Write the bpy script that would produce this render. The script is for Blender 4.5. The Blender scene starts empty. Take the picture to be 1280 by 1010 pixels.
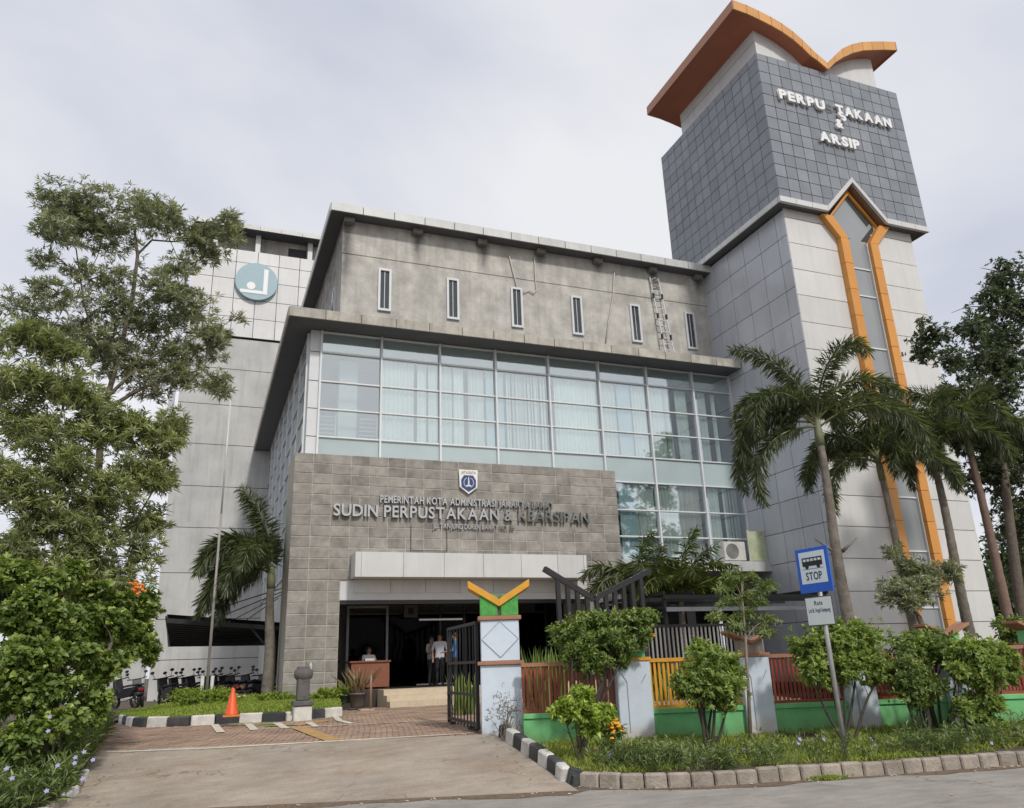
import bpy, bmesh, math, random
import numpy as np
from mathutils import Vector, Matrix
R = math.radians
random.seed(7); NR = np.random.RandomState(11)
S = bpy.context.scene
COL = S.collection

# ------------------------------------------------------------------ camera
EYE = 1.6
FPX = 977.72                       # focal length in pixels of a 1280 wide frame
YAW, PITCH, ROLL = 0.3762767, 0.32101441, -0.03696898
def cam_axes():
    ca, sa = math.cos(YAW), math.sin(YAW)
    f0 = Vector((sa, ca, 0)); r0 = Vector((ca, -sa, 0)); u0 = Vector((0, 0, 1))
    f = math.cos(PITCH)*f0 + math.sin(PITCH)*u0; u = math.cos(PITCH)*u0 - math.sin(PITCH)*f0
    r = math.cos(ROLL)*r0 + math.sin(ROLL)*u; u2 = math.cos(ROLL)*u - math.sin(ROLL)*r0
    return r, u2, f
CR, CU, CF = cam_axes()
cd = bpy.data.cameras.new('camera'); cam = bpy.data.objects.new('camera', cd); COL.objects.link(cam)
m = Matrix((CR, CU, -CF)).transposed().to_4x4(); m.translation = (0, 0, EYE); cam.matrix_world = m
cd.sensor_fit = 'HORIZONTAL'; cd.sensor_width = 36; cd.lens = FPX/1280*36
cd.clip_start = .1; cd.clip_end = 3000
S.camera = cam

# ------------------------------------------------------------------ sky and sun
SUN_AZ, SUN_EL = 7, 44            # degrees to the right of the facade normal, and above the horizon
sd = Vector((math.sin(R(SUN_AZ))*math.cos(R(SUN_EL)), -math.cos(R(SUN_AZ))*math.cos(R(SUN_EL)), math.sin(R(SUN_EL))))
W = bpy.data.worlds.new('World'); S.world = W; W.use_nodes = True
nt = W.node_tree; N = nt.nodes; LK = nt.links; N.clear()
wo = N.new('ShaderNodeOutputWorld'); bg = N.new('ShaderNodeBackground')
sky = N.new('ShaderNodeTexSky'); sky.sky_type = 'NISHITA'; sky.sun_disc = False
sky.sun_elevation = R(SUN_EL); sky.sun_rotation = math.atan2(sd.x, sd.y); sky.dust_density = 3; sky.air_density = 1
sc_ = N.new('ShaderNodeVectorMath'); sc_.operation = 'SCALE'; sc_.inputs['Scale'].default_value = .11
LK.new(sky.outputs[0], sc_.inputs[0])
tc = N.new('ShaderNodeTexCoord'); mp = N.new('ShaderNodeMapping'); mp.inputs['Scale'].default_value = (1, 1, 2.2)
LK.new(tc.outputs['Generated'], mp.inputs[0])
nz = N.new('ShaderNodeTexNoise'); nz.inputs['Scale'].default_value = 1.15; nz.inputs['Detail'].default_value = 5; nz.inputs['Roughness'].default_value = .5; nz.inputs['Distortion'].default_value = .4
LK.new(mp.outputs[0], nz.inputs['Vector'])
cr = N.new('ShaderNodeValToRGB'); e = cr.color_ramp.elements
e[0].position = .36; e[0].color = (.65, .68, .785, 1); e[1].position = .62; e[1].color = (.94, .94, .965, 1)
LK.new(nz.outputs[0], cr.inputs[0])
mx = N.new('ShaderNodeMixRGB'); mx.inputs[0].default_value = .88
LK.new(sc_.outputs[0], mx.inputs[1]); LK.new(cr.outputs[0], mx.inputs[2])
LK.new(mx.outputs[0], bg.inputs[0]); bg.inputs[1].default_value = 1.0; LK.new(bg.outputs[0], wo.inputs[0])
sl = bpy.data.lights.new('sun', 'SUN'); sl.energy = 2.3; sl.angle = R(5.0); sl.color = (1, .955, .89)
so = bpy.data.objects.new('sun', sl); COL.objects.link(so); so.rotation_euler = sd.to_track_quat('Z', 'Y').to_euler(); so.location = (10, -10, 40)
vs = S.view_settings; vs.view_transform = 'Standard'; vs.look = 'None'; vs.exposure = 0.0; vs.gamma = 1; vs.use_curve_mapping = False

# ------------------------------------------------------------------ measuring helpers (photo pixel + known distance -> world point)
def ray(x, y):
    return CR*((x-640)/FPX) - CU*((y-505)/FPX) + CF
def at(x, y, Y):
    d = ray(x, y); t = Y/d.y; return Vector((d.x*t, Y, EYE+d.z*t))
def on_z(x, y, z):
    d = ray(x, y); t = (z-EYE)/d.z; return Vector((d.x*t, d.y*t, z))
NX, NY = .309, .951                # horizontal normal of the street line
UX, UY = .951, -.309
def at_s(x, y, s):
    d = ray(x, y); t = s/(d.x*NX+d.y*NY); return Vector((d.x*t, d.y*t, EYE+d.z*t))
def s_of(p): return p[0]*NX+p[1]*NY
def lerp(a, b, t): return a+(b-a)*t
def drive_z(s):
    if s < 11.2: return 0
    if s < 14.4: return .48*(s-11.2)/3.2
    if s < 20: return .48+.10*(s-14.4)/5.6
    return .58
def ground_at(x, y, dz=0):
    z = .3
    for i in range(40):
        p = on_z(x, y, z); z = .5*z+.5*(drive_z(s_of(p))+dz)
    return on_z(x, y, z)
def street(s, t, z=0): return Vector((NX*s+UX*t, NY*s+UY*t, z))
def t_of(p): return p[0]*UX+p[1]*UY

# ------------------------------------------------------------------ materials
MATS = {}
def mat(name, col, rough=.7, var=.12, scale=3.0, bump=0.0, bscale=40.0, metal=0.0, piece=.0, stain=None, streak=0.0, spec=.5, coat=0):
    """col with noise variation, optional per-piece variation, dark stains and vertical streaks"""
    if name in MATS: return MATS[name]
    M = bpy.data.materials.new(name); M.use_nodes = True; t = M.node_tree; n = t.nodes; l = t.links
    b = n['Principled BSDF']; b.inputs['Roughness'].default_value = rough; b.inputs['Metallic'].default_value = metal
    b.inputs['Specular IOR Level'].default_value = spec
    if coat: b.inputs['Coat Weight'].default_value = coat
    g = n.new('ShaderNodeNewGeometry'); pos = g.outputs['Position']
    no = n.new('ShaderNodeTexNoise'); no.inputs['Scale'].default_value = scale; no.inputs['Detail'].default_value = 6; no.inputs['Roughness'].default_value = .6
    l.new(pos, no.inputs['Vector'])
    mr = n.new('ShaderNodeMapRange'); mr.inputs['From Min'].default_value = .3; mr.inputs['From Max'].default_value = .7
    mr.inputs['To Min'].default_value = 1-var; mr.inputs['To Max'].default_value = 1+var
    l.new(no.outputs[0], mr.inputs['Value']); val = mr.outputs[0]
    if piece:
        oi = n.new('ShaderNodeObjectInfo'); m2 = n.new('ShaderNodeMapRange'); m2.inputs['To Min'].default_value = 1-piece; m2.inputs['To Max'].default_value = 1+piece
        l.new(oi.outputs['Random'], m2.inputs['Value']); mm = n.new('ShaderNodeMath'); mm.operation = 'MULTIPLY'
        l.new(val, mm.inputs[0]); l.new(m2.outputs[0], mm.inputs[1]); val = mm.outputs[0]
    vm = n.new('ShaderNodeVectorMath'); vm.operation = 'SCALE'; vm.inputs[0].default_value = col; l.new(val, vm.inputs['Scale'])
    out = vm.outputs[0]
    if streak:
        mpp = n.new('ShaderNodeMapping'); mpp.inputs['Scale'].default_value = (2.2, 2.2, .18); l.new(pos, mpp.inputs[0])
        n2 = n.new('ShaderNodeTexNoise'); n2.inputs['Scale'].default_value = 1.6; n2.inputs['Detail'].default_value = 7; n2.inputs['Roughness'].default_value = .65; l.new(mpp.outputs[0], n2.inputs['Vector'])
        r2 = n.new('ShaderNodeMapRange'); r2.inputs['From Min'].default_value = .48; r2.inputs['From Max'].default_value = .72; r2.inputs['To Max'].default_value = streak; l.new(n2.outputs[0], r2.inputs['Value'])
        x2 = n.new('ShaderNodeMixRGB'); x2.inputs[2].default_value = (*(stain or (col[0]*.35, col[1]*.33, col[2]*.3)), 1); l.new(r2.outputs[0], x2.inputs[0]); l.new(out, x2.inputs[1]); out = x2.outputs[0]
    elif stain:
        n2 = n.new('ShaderNodeTexNoise'); n2.inputs['Scale'].default_value = .9; n2.inputs['Detail'].default_value = 8; n2.inputs['Roughness'].default_value = .62; l.new(pos, n2.inputs['Vector'])
        r2 = n.new('ShaderNodeMapRange'); r2.inputs['From Min'].default_value = .5; r2.inputs['From Max'].default_value = .72; r2.inputs['To Max'].default_value = .75; l.new(n2.outputs[0], r2.inputs['Value'])
        x2 = n.new('ShaderNodeMixRGB'); x2.inputs[2].default_value = (*stain, 1); l.new(r2.outputs[0], x2.inputs[0]); l.new(out, x2.inputs[1]); out = x2.outputs[0]
    l.new(out, b.inputs['Base Color'])
    if bump:
        n3 = n.new('ShaderNodeTexNoise'); n3.inputs['Scale'].default_value = bscale; n3.inputs['Detail'].default_value = 5; l.new(pos, n3.inputs['Vector'])
        bp = n.new('ShaderNodeBump'); bp.inputs['Strength'].default_value = bump; bp.inputs['Distance'].default_value = .03; l.new(n3.outputs[0], bp.inputs['Height']); l.new(bp.outputs[0], b.inputs['Normal'])
    MATS[name] = M; return M
def leafmat(name, dark, light, tip=None, rough=.45, trans=.25):
    if name in MATS: return MATS[name]
    M = bpy.data.materials.new(name); M.use_nodes = True; t = M.node_tree; n = t.nodes; l = t.links
    b = n['Principled BSDF']; b.inputs['Roughness'].default_value = rough; b.inputs['Specular IOR Level'].default_value = .45
    a = n.new('ShaderNodeAttribute'); a.attribute_name = 'rnd'
    r = n.new('ShaderNodeValToRGB'); el = r.color_ramp.elements; el[0].color = (*dark, 1); el[1].color = (*light, 1)
    if tip: el[1].position = .8; x = el.new(1.0); x.color = (*tip, 1)
    l.new(a.outputs['Fac'], r.inputs[0]); l.new(r.outputs[0], b.inputs['Base Color'])
    tr = n.new('ShaderNodeBsdfTranslucent'); ms = n.new('ShaderNodeMixShader'); ms.inputs[0].default_value = trans
    br = n.new('ShaderNodeVectorMath'); br.operation = 'MULTIPLY'; br.inputs[1].default_value = (1.5, 1.6, .7); l.new(r.outputs[0], br.inputs[0]); l.new(br.outputs[0], tr.inputs[0])
    l.new(b.outputs[0], ms.inputs[1]); l.new(tr.outputs[0], ms.inputs[2]); l.new(ms.outputs[0], n['Material Output'].inputs[0])
    MATS[name] = M; return M
def glassmat(name, tint, refl=.28, rough=.03, gcol=(.9, .95, .97)):
    if name in MATS: return MATS[name]
    M = bpy.data.materials.new(name); M.use_nodes = True; t = M.node_tree; n = t.nodes; l = t.links; n.remove(n['Principled BSDF'])
    tr = n.new('ShaderNodeBsdfTransparent'); tr.inputs[0].default_value = (*tint, 1)
    gl = n.new('ShaderNodeBsdfGlossy'); gl.inputs['Roughness'].default_value = rough; gl.inputs[0].default_value = (*gcol, 1)
    lw = n.new('ShaderNodeLayerWeight'); lw.inputs[0].default_value = .25
    ad = n.new('ShaderNodeMath'); ad.operation = 'MULTIPLY_ADD'; ad.inputs[1].default_value = .75; ad.inputs[2].default_value = refl; ad.use_clamp = True
    l.new(lw.outputs['Fresnel'], ad.inputs[0])
    g = n.new('ShaderNodeNewGeometry'); no = n.new('ShaderNodeTexNoise'); no.inputs['Scale'].default_value = .5; l.new(g.outputs['Position'], no.inputs['Vector'])
    bp = n.new('ShaderNodeBump'); bp.inputs['Strength'].default_value = .12; bp.inputs['Distance'].default_value = .1; l.new(no.outputs[0], bp.inputs['Height']); l.new(bp.outputs[0], gl.inputs['Normal'])
    ms = n.new('ShaderNodeMixShader'); l.new(ad.outputs[0], ms.inputs[0]); l.new(tr.outputs[0], ms.inputs[1]); l.new(gl.outputs[0], ms.inputs[2]); l.new(ms.outputs[0], n['Material Output'].inputs[0])
    MATS[name] = M; return M

concrete = mat('weathered_concrete', (.38, .365, .33), .9, .3, 1.3, .5, 14, streak=.55, stain=(.13, .12, .105))
ledge_m = mat('stained_ledge', (.44, .415, .36), .85, .22, 2.5, .2, 25, piece=.12, streak=.55, stain=(.15, .13, .11))
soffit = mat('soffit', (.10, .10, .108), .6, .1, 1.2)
fascia = mat('fascia_panel', (.56, .57, .55), .45, .08, 2, piece=.06, streak=.3, stain=(.3, .3, .27))
alu = mat('white_aluminium', (.62, .63, .64), .4, .05, 2)
mull = mat('mullion', (.66, .68, .69), .4, .05, 2)
white_panel = mat('white_panel', (.62, .62, .61), .4, .06, 1.2, piece=.05, streak=.32, stain=(.42, .41, .38))
cream_panel = mat('cream_panel', (.63, .625, .605), .36, .05, .7, piece=.055, streak=.34, stain=(.48, .46, .42))
grey_panel = mat('grey_panel', (.47, .49, .53), .26, .08, .6, piece=.09, streak=.3, stain=(.3, .31, .33))
grey_low = mat('grey_render', (.50, .50, .485), .8, .16, .55, .1, 20, streak=.4, stain=(.28, .28, .265))
dark_tile = mat('slate_tile', (.225, .242, .265), .3, .1, 1.5, piece=.13, spec=.45)
dark_back = mat('joint_dark', (.05, .05, .055), .9, .1)
stone_m = mat('andesite_tile', (.27, .252, .226), .85, .32, 3, .4, 30, piece=.17, stain=(.33, .315, .285))
grout = mat('grout', (.43, .40, .34), .9, .2, 6)
orange = mat('orange_panel', (.66, .29, .055), .4, .06, 1.2, piece=.06, streak=.2, stain=(.42, .19, .06))
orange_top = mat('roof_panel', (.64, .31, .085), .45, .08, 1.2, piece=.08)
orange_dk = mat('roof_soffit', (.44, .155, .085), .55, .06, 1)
spandrel = mat('spandrel_glass', (.42, .50, .51), .12, .06, .8, piece=.06)
curtain_m = mat('curtain', (.86, .88, .84), .9, .05, 2, piece=.08)
curtain_b = mat('curtain_beige', (.70, .66, .59), .9, .05, 2, piece=.1)
frost_m = mat('frosted_film', (.60, .73, .77), .3, .04, 2)
interior = mat('interior_grey', (.42, .41, .39), .9, .1, 1)
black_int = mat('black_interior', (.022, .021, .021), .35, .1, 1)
black_metal = mat('black_steel', (.018, .018, .02), .45, .15, 6)
steel = mat('polished_steel', (.52, .52, .51), .2, .05, 6, metal=1)
white_l = mat('white_letter', (.8, .8, .8), .4, .02)
pil_blue = mat('pale_blue_paint', (.60, .68, .77), .7, .06, 3, .1, 30, streak=.16, stain=(.50, .50, .52))
green_p = mat('green_paint', (.17, .50, .20), .65, .12, 2.5, .15, 20, streak=.3, stain=(.06, .22, .08))
yellow_p = mat('yellow_paint', (.68, .33, .03), .55, .1, 5)
terra = mat('terracotta_paint', (.36, .17, .10), .65, .15, 5)
red_p = mat('red_brown_paint', (.27, .055, .03), .5, .2, 5)
kerb_w = mat('kerb_white', (.60, .585, .54), .8, .15, 8, .3, 30, piece=.06, stain=(.24, .22, .19))
kerb_b = mat('kerb_black', (.035, .037, .04), .8, .25, 8, .3, 30, stain=(.12, .11, .10))
kerb_g = mat('kerb_grey', (.30, .26, .215), .9, .25, 7, .5, 30, piece=.14, stain=(.15, .122, .096))
asphalt = mat('worn_asphalt', (.34, .315, .28), .9, .14, 1.2, .5, 120, stain=(.25, .23, .20))
drive_m = mat('driveway_concrete', (.375, .32, .258), .88, .2, .7, .5, 90, stain=(.285, .195, .13))
dirt_m = mat('dirt', (.15, .105, .07), .95, .35, 8, .6, 25, stain=(.08, .058, .04))
soil = mat('soil', (.075, .06, .035), .95, .3, 6, .6, 20)
brick_m = mat('paver_brick', (.34, .235, .17), .85, .28, 1.5, .3, 60)
step_m = mat('step_tile', (.56, .47, .34), .6, .08, 3, piece=.05)
line_w = mat('line_paint', (.58, .52, .42), .8, .2, 10)
wood = mat('brown_wood', (.24, .085, .045), .5, .15, 5)
glass_v = glassmat('window_glass', (.93, .975, .975), .30)
glass_d = glassmat('door_glass', (.22, .22, .22), .0, .05, (.22, .22, .23))
bark = mat('bark', (.13, .105, .08), .9, .25, 9, .6, 25)
palmbark = mat('palm_bark', (.19, .165, .135), .9, .35, 5, .6, 22, stain=(.075, .065, .055))
palmgreen = mat('palm_crownshaft', (.17, .19, .10), .6, .15, 5)

def tune_concrete(M, xs):
    """dirt washed down from the soffit brackets, and blotches"""
    t = M.node_tree; n = t.nodes; l = t.links; b = n['Principled BSDF']; src = b.inputs['Base Color'].links[0].from_socket
    g = n.new('ShaderNodeNewGeometry'); sp = n.new('ShaderNodeSeparateXYZ'); l.new(g.outputs['Position'], sp.inputs[0])
    def M_(op, a, c=None):
        q = n.new('ShaderNodeMath'); q.operation = op
        for i, v in enumerate((a, c)):
            if v is None: continue
            if isinstance(v, (int, float)): q.inputs[i].default_value = v
            else: l.new(v, q.inputs[i])
        return q.outputs[0]
    no = n.new('ShaderNodeTexNoise'); no.inputs['Scale'].default_value = 2.4; no.inputs['Detail'].default_value = 8; no.inputs['Roughness'].default_value = .7; l.new(g.outputs['Position'], no.inputs['Vector'])
    xw = M_('ADD', sp.outputs[0], M_('MULTIPLY', M_('SUBTRACT', no.outputs[0], .5), .5)); tot = None
    for x, ln in xs:
        d = M_('ABSOLUTE', M_('SUBTRACT', xw, x)); w = M_('MAXIMUM', M_('SUBTRACT', 1, M_('DIVIDE', d, .34)), 0)
        v = M_('MINIMUM', M_('MAXIMUM', M_('DIVIDE', M_('SUBTRACT', sp.outputs[2], 18.3-ln), ln), 0), 1)
        q = M_('MULTIPLY', w, v); tot = q if tot is None else M_('MAXIMUM', tot, q)
    fac = M_('MINIMUM', M_('MULTIPLY', M_('MULTIPLY', tot, M_('ADD', no.outputs[0], .35)), 1.5), .85)
    n2 = n.new('ShaderNodeTexNoise'); n2.inputs['Scale'].default_value = .55; n2.inputs['Detail'].default_value = 9; n2.inputs['Roughness'].default_value = .7; l.new(g.outputs['Position'], n2.inputs['Vector'])
    r = n.new('ShaderNodeMapRange'); r.inputs['From Min'].default_value = .50; r.inputs['From Max'].default_value = .66; r.inputs['To Max'].default_value = .45; l.new(n2.outputs[0], r.inputs['Value'])
    m1 = n.new('ShaderNodeMixRGB'); m1.inputs[2].default_value = (.27, .26, .235, 1); l.new(r.outputs[0], m1.inputs[0]); l.new(src, m1.inputs[1])
    m2 = n.new('ShaderNodeMixRGB'); m2.inputs[2].default_value = (.085, .082, .078, 1); l.new(fac, m2.inputs[0]); l.new(m1.outputs[0], m2.inputs[1])
    l.new(m2.outputs[0], b.inputs['Base Color'])
wall_concrete = mat('stained_concrete', (.48, .462, .42), .9, .24, 1.6, .5, 14, streak=.3, stain=(.17, .155, .13))
tune_concrete(wall_concrete, [(4.1, 3.6), (6.95, 1.7), (9.75, 1.6), (12.35, .8), (15.1, .7), (17.9, 1.1), (20.3, .9)])
def tune_drive(M):
    """tyre-polished bands and broom marks along the street direction, reddish soil dust"""
    t = M.node_tree; n = t.nodes; l = t.links; b = n['Principled BSDF']; src = b.inputs['Base Color'].links[0].from_socket
    g = n.new('ShaderNodeNewGeometry'); mp = n.new('ShaderNodeMapping'); mp.inputs['Rotation'].default_value = (0, 0, math.atan2(NX, NY)); mp.inputs['Scale'].default_value = (.8, 2.6, 1); l.new(g.outputs['Position'], mp.inputs[0])
    no = n.new('ShaderNodeTexNoise'); no.inputs['Scale'].default_value = 2.2; no.inputs['Detail'].default_value = 8; no.inputs['Roughness'].default_value = .7; l.new(mp.outputs[0], no.inputs['Vector'])
    r = n.new('ShaderNodeMapRange'); r.inputs['From Min'].default_value = .35; r.inputs['From Max'].default_value = .7; r.inputs['To Min'].default_value = .82; r.inputs['To Max'].default_value = 1.1; l.new(no.outputs[0], r.inputs['Value'])
    v = n.new('ShaderNodeVectorMath'); v.operation = 'SCALE'; l.new(src, v.inputs[0]); l.new(r.outputs[0], v.inputs['Scale']); l.new(v.outputs[0], b.inputs['Base Color'])
tune_drive(drive_m); tune_drive(asphalt)

def tune_wear(M, crack=.0, spots=.0, cscale=.35, base=None):
    """cracks, oil spots, and earth splashed on the foot of painted walls"""
    t = M.node_tree; n = t.nodes; l = t.links; b = n['Principled BSDF']; src = b.inputs['Base Color'].links[0].from_socket
    g = n.new('ShaderNodeNewGeometry'); no = n.new('ShaderNodeTexNoise'); no.inputs['Scale'].default_value = 3; no.inputs['Detail'].default_value = 6; l.new(g.outputs['Position'], no.inputs['Vector'])
    def mixin(fac, col):
        nonlocal src
        m_ = n.new('ShaderNodeMixRGB'); m_.inputs[2].default_value = (*col, 1); l.new(fac, m_.inputs[0]); l.new(src, m_.inputs[1]); src = m_.outputs[0]
    def rng(sock, a, c, d, e_):
        r = n.new('ShaderNodeMapRange'); r.inputs['From Min'].default_value = a; r.inputs['From Max'].default_value = c; r.inputs['To Min'].default_value = d; r.inputs['To Max'].default_value = e_; l.new(sock, r.inputs['Value']); return r.outputs[0]
    if crack:
        ad = n.new('ShaderNodeVectorMath'); ad.operation = 'MULTIPLY_ADD'; ad.inputs[1].default_value = (.9, .9, .9); l.new(no.outputs['Color'], ad.inputs[0]); l.new(g.outputs['Position'], ad.inputs[2])
        v = n.new('ShaderNodeTexVoronoi'); v.feature = 'DISTANCE_TO_EDGE'; v.inputs['Scale'].default_value = cscale; l.new(ad.outputs[0], v.inputs['Vector'])
        f = rng(v.outputs['Distance'], .0, .008, crack, 0); n4 = n.new('ShaderNodeTexNoise'); n4.inputs['Scale'].default_value = .8; l.new(g.outputs['Position'], n4.inputs['Vector']); f2 = rng(n4.outputs[0], .46, .58, 0, 1)
        q = n.new('ShaderNodeMath'); q.operation = 'MULTIPLY'; l.new(f, q.inputs[0]); l.new(f2, q.inputs[1]); mixin(q.outputs[0], (.05, .043, .036))
    if spots:
        gn = n.new('ShaderNodeTexNoise'); gn.inputs['Scale'].default_value = 55; gn.inputs['Detail'].default_value = 4; l.new(g.outputs['Position'], gn.inputs['Vector']); sv = n.new('ShaderNodeVectorMath'); sv.operation = 'SCALE'; l.new(src, sv.inputs[0]); l.new(rng(gn.outputs[0], .3, .7, .82, 1.16), sv.inputs['Scale']); src = sv.outputs[0]
        v = n.new('ShaderNodeTexNoise'); v.inputs['Scale'].default_value = 1.9; v.inputs['Detail'].default_value = 3; v.inputs['Distortion'].default_value = .6; l.new(g.outputs['Position'], v.inputs['Vector']); mixin(rng(v.outputs[0], .62, .72, 0, spots), (.09, .078, .066))
        v = n.new('ShaderNodeTexNoise'); v.inputs['Scale'].default_value = 38; v.inputs['Detail'].default_value = 2; l.new(g.outputs['Position'], v.inputs['Vector']); mixin(rng(v.outputs[0], .68, .74, 0, spots*1.2), (.06, .05, .04))
    if base:
        sp = n.new('ShaderNodeSeparateXYZ'); l.new(g.outputs['Position'], sp.inputs[0]); q = n.new('ShaderNodeMath'); q.operation = 'MULTIPLY_ADD'; q.inputs[1].default_value = .55; l.new(no.outputs[0], q.inputs[0]); 
        mz = n.new('ShaderNodeMath'); mz.operation = 'MULTIPLY'; mz.inputs[1].default_value = -1; l.new(sp.outputs[2], mz.inputs[0]); l.new(mz.outputs[0], q.inputs[2]); mixin(rng(q.outputs[0], -.36, -.10, 0, .7), base)
        v = n.new('ShaderNodeTexNoise'); v.inputs['Scale'].default_value = 9; v.inputs['Detail'].default_value = 9; v.inputs['Roughness'].default_value = .75; l.new(g.outputs['Position'], v.inputs['Vector']); mixin(rng(v.outputs[0], .66, .70, 0, .4), (.36, .34, .32))
    l.new(src, b.inputs['Base Color'])
tune_wear(drive_m, .6, .35, .3); tune_wear(asphalt, .55, .3, .25); tune_wear(pil_blue, base=(.48, .40, .33)); tune_wear(green_p, base=(.14, .26, .10)); tune_wear(step_m, 0, .25)

# ------------------------------------------------------------------ mesh helpers
def link(name, me, parent=None, loc=(0, 0, 0)):
    o = bpy.data.objects.new(name, me); COL.objects.link(o); o.location = loc
    if parent is not None: o.parent = parent
    return o
def tag(o, label=None, cat=None, group=None, kind=None):
    if label: o['label'] = label
    if cat: o['category'] = cat
    if group: o['group'] = group
    if kind: o['kind'] = kind
    return o
def thing(name, loc, label, cat, group=None):
    o = bpy.data.objects.new(name, None); COL.objects.link(o); o.location = loc; o.empty_display_size = .2
    return tag(o, label, cat, group)
def origin(o):
    v = Vector((0, 0, 0))
    while o is not None: v = v + o.location; o = o.parent
    return v
class MB:
    def __init__(s): s.v = []; s.f = []; s.mi = []; s.cur = 0
    def box(s, x0, x1, y0, y1, z0, z1):
        return s.pts([(x0, y0, z0), (x1, y0, z0), (x1, y1, z0), (x0, y1, z0), (x0, y0, z1), (x1, y0, z1), (x1, y1, z1), (x0, y1, z1)])
    def pts(s, p):                 # eight corners: bottom ring, top ring
        n = len(s.v); s.v += [tuple(q) for q in p]
        for f in ((3, 2, 1, 0), (4, 5, 6, 7), (0, 1, 5, 4), (1, 2, 6, 5), (2, 3, 7, 6), (3, 0, 4, 7)): s.f.append(tuple(n+i for i in f)); s.mi.append(s.cur)
        return s
    def bar(s, a, b, w, h=None, up=(0, 0, 1)):
        a = Vector(a); b = Vector(b); h = h or w; d = (b-a).normalized(); u = Vector(up)
        if abs(d.dot(u)) > .98: u = Vector((0, 1, 0))
        x = d.cross(u).normalized(); y = x.cross(d).normalized(); x *= w/2; y *= h/2
        return s.pts([a-x-y, a+x-y, a+x+y, a-x+y, b-x-y, b+x-y, b+x+y, b-x+y])
    def obox(s, c, dx, dy, sx, sy, z0, z1):   # box with horizontal axes dx, dy centred on c
        c = Vector(c); dx = Vector((dx[0], dx[1], 0))*sx/2; dy = Vector((dy[0], dy[1], 0))*sy/2
        q = [c-dx-dy, c+dx-dy, c+dx+dy, c-dx+dy]
        return s.pts([(p.x, p.y, z0) for p in q]+[(p.x, p.y, z1) for p in q])
    def quad(s, *p):
        n = len(s.v); s.v += [tuple(q) for q in p]; s.f.append(tuple(range(n, n+len(p)))); s.mi.append(s.cur); return s
    def prism(s, poly, d):         # polygon (3d points) extruded by vector d
        n = len(s.v); k = len(poly); d = Vector(d); s.v += [tuple(p) for p in poly]+[tuple(Vector(p)+d) for p in poly]
        s.f.append(tuple(range(n+k-1, n-1, -1))); s.f.append(tuple(range(n+k, n+2*k))); s.mi += [s.cur]*2
        for i in range(k): j = (i+1) % k; s.f.append((n+i, n+j, n+k+j, n+k+i)); s.mi.append(s.cur)
        return s
    def tube(s, path, rad, seg=7, cap=True):
        path = [Vector(p) for p in path]; n0 = len(s.v)
        if not hasattr(rad, '__len__'): rad = [rad]*len(path)
        prev = None
        for i, p in enumerate(path):
            d = (path[min(i+1, len(path)-1)]-path[max(i-1, 0)]).normalized()
            if prev is None:
                u = Vector((1, 0, 0)) if abs(d.x) < .8 else Vector((0, 1, 0)); x = d.cross(u).normalized()
            else: x = (prev-d*prev.dot(d)).normalized()
            prev = x; y = d.cross(x)
            for k in range(seg):
                a = 2*math.pi*k/seg; s.v.append(tuple(p+(x*math.cos(a)+y*math.sin(a))*rad[i]))
        for i in range(len(path)-1):
            for k in range(seg):
                a = n0+i*seg+k; b = n0+i*seg+(k+1) % seg; s.f.append((a, b, b+seg, a+seg)); s.mi.append(s.cur)
        if cap:
            s.f.append(tuple(n0+k for k in reversed(range(seg)))); s.f.append(tuple(n0+(len(path)-1)*seg+k for k in range(seg))); s.mi += [s.cur]*2
        return s
    def lathe(s, prof, c, seg=20):  # prof: (radius, z)
        n0 = len(s.v); c = Vector(c)
        for r, z in prof:
            for k in range(seg): a = 2*math.pi*k/seg; s.v.append((c.x+r*math.cos(a), c.y+r*math.sin(a), c.z+z))
        for i in range(len(prof)-1):
            for k in range(seg): a = n0+i*seg+k; b = n0+i*seg+(k+1) % seg; s.f.append((a, b, b+seg, a+seg)); s.mi.append(s.cur)
        s.f.append(tuple(n0+k for k in reversed(range(seg)))); s.f.append(tuple(n0+(len(prof)-1)*seg+k for k in range(seg))); s.mi += [s.cur]*2
        return s
    def mesh(s, name, mats, off=Vector((0, 0, 0)), smooth=False, bevel=0):
        me = bpy.data.meshes.new(name); me.from_pydata([(x-off.x, y-off.y, z-off.z) for x, y, z in s.v], [], s.f)
        for m_ in (mats if isinstance(mats, (list, tuple)) else [mats]): me.materials.append(m_)
        if any(s.mi): me.polygons.foreach_set('material_index', s.mi)
        bm = bmesh.new(); bm.from_mesh(me); bmesh.ops.recalc_face_normals(bm, faces=bm.faces)
        if bevel: bmesh.ops.bevel(bm, geom=bm.edges[:], offset=bevel, segments=1, affect='EDGES', clamp_overlap=True)
        bm.to_mesh(me); bm.free()
        if smooth: me.polygons.foreach_set('use_smooth', [True]*len(me.polygons))
        me.update(); return me
    def build(s, name, mats, parent=None, smooth=False, bevel=0):
        return link(name, s.mesh(name, mats, origin(parent), smooth, bevel), parent)
def box(name, m_, parent, x0, x1, y0, y1, z0, z1, bevel=0): return MB().box(x0, x1, y0, y1, z0, z1).build(name, m_, parent, bevel=bevel)
def struct(o): return tag(o, kind='structure')
PIECES = {}
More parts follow.
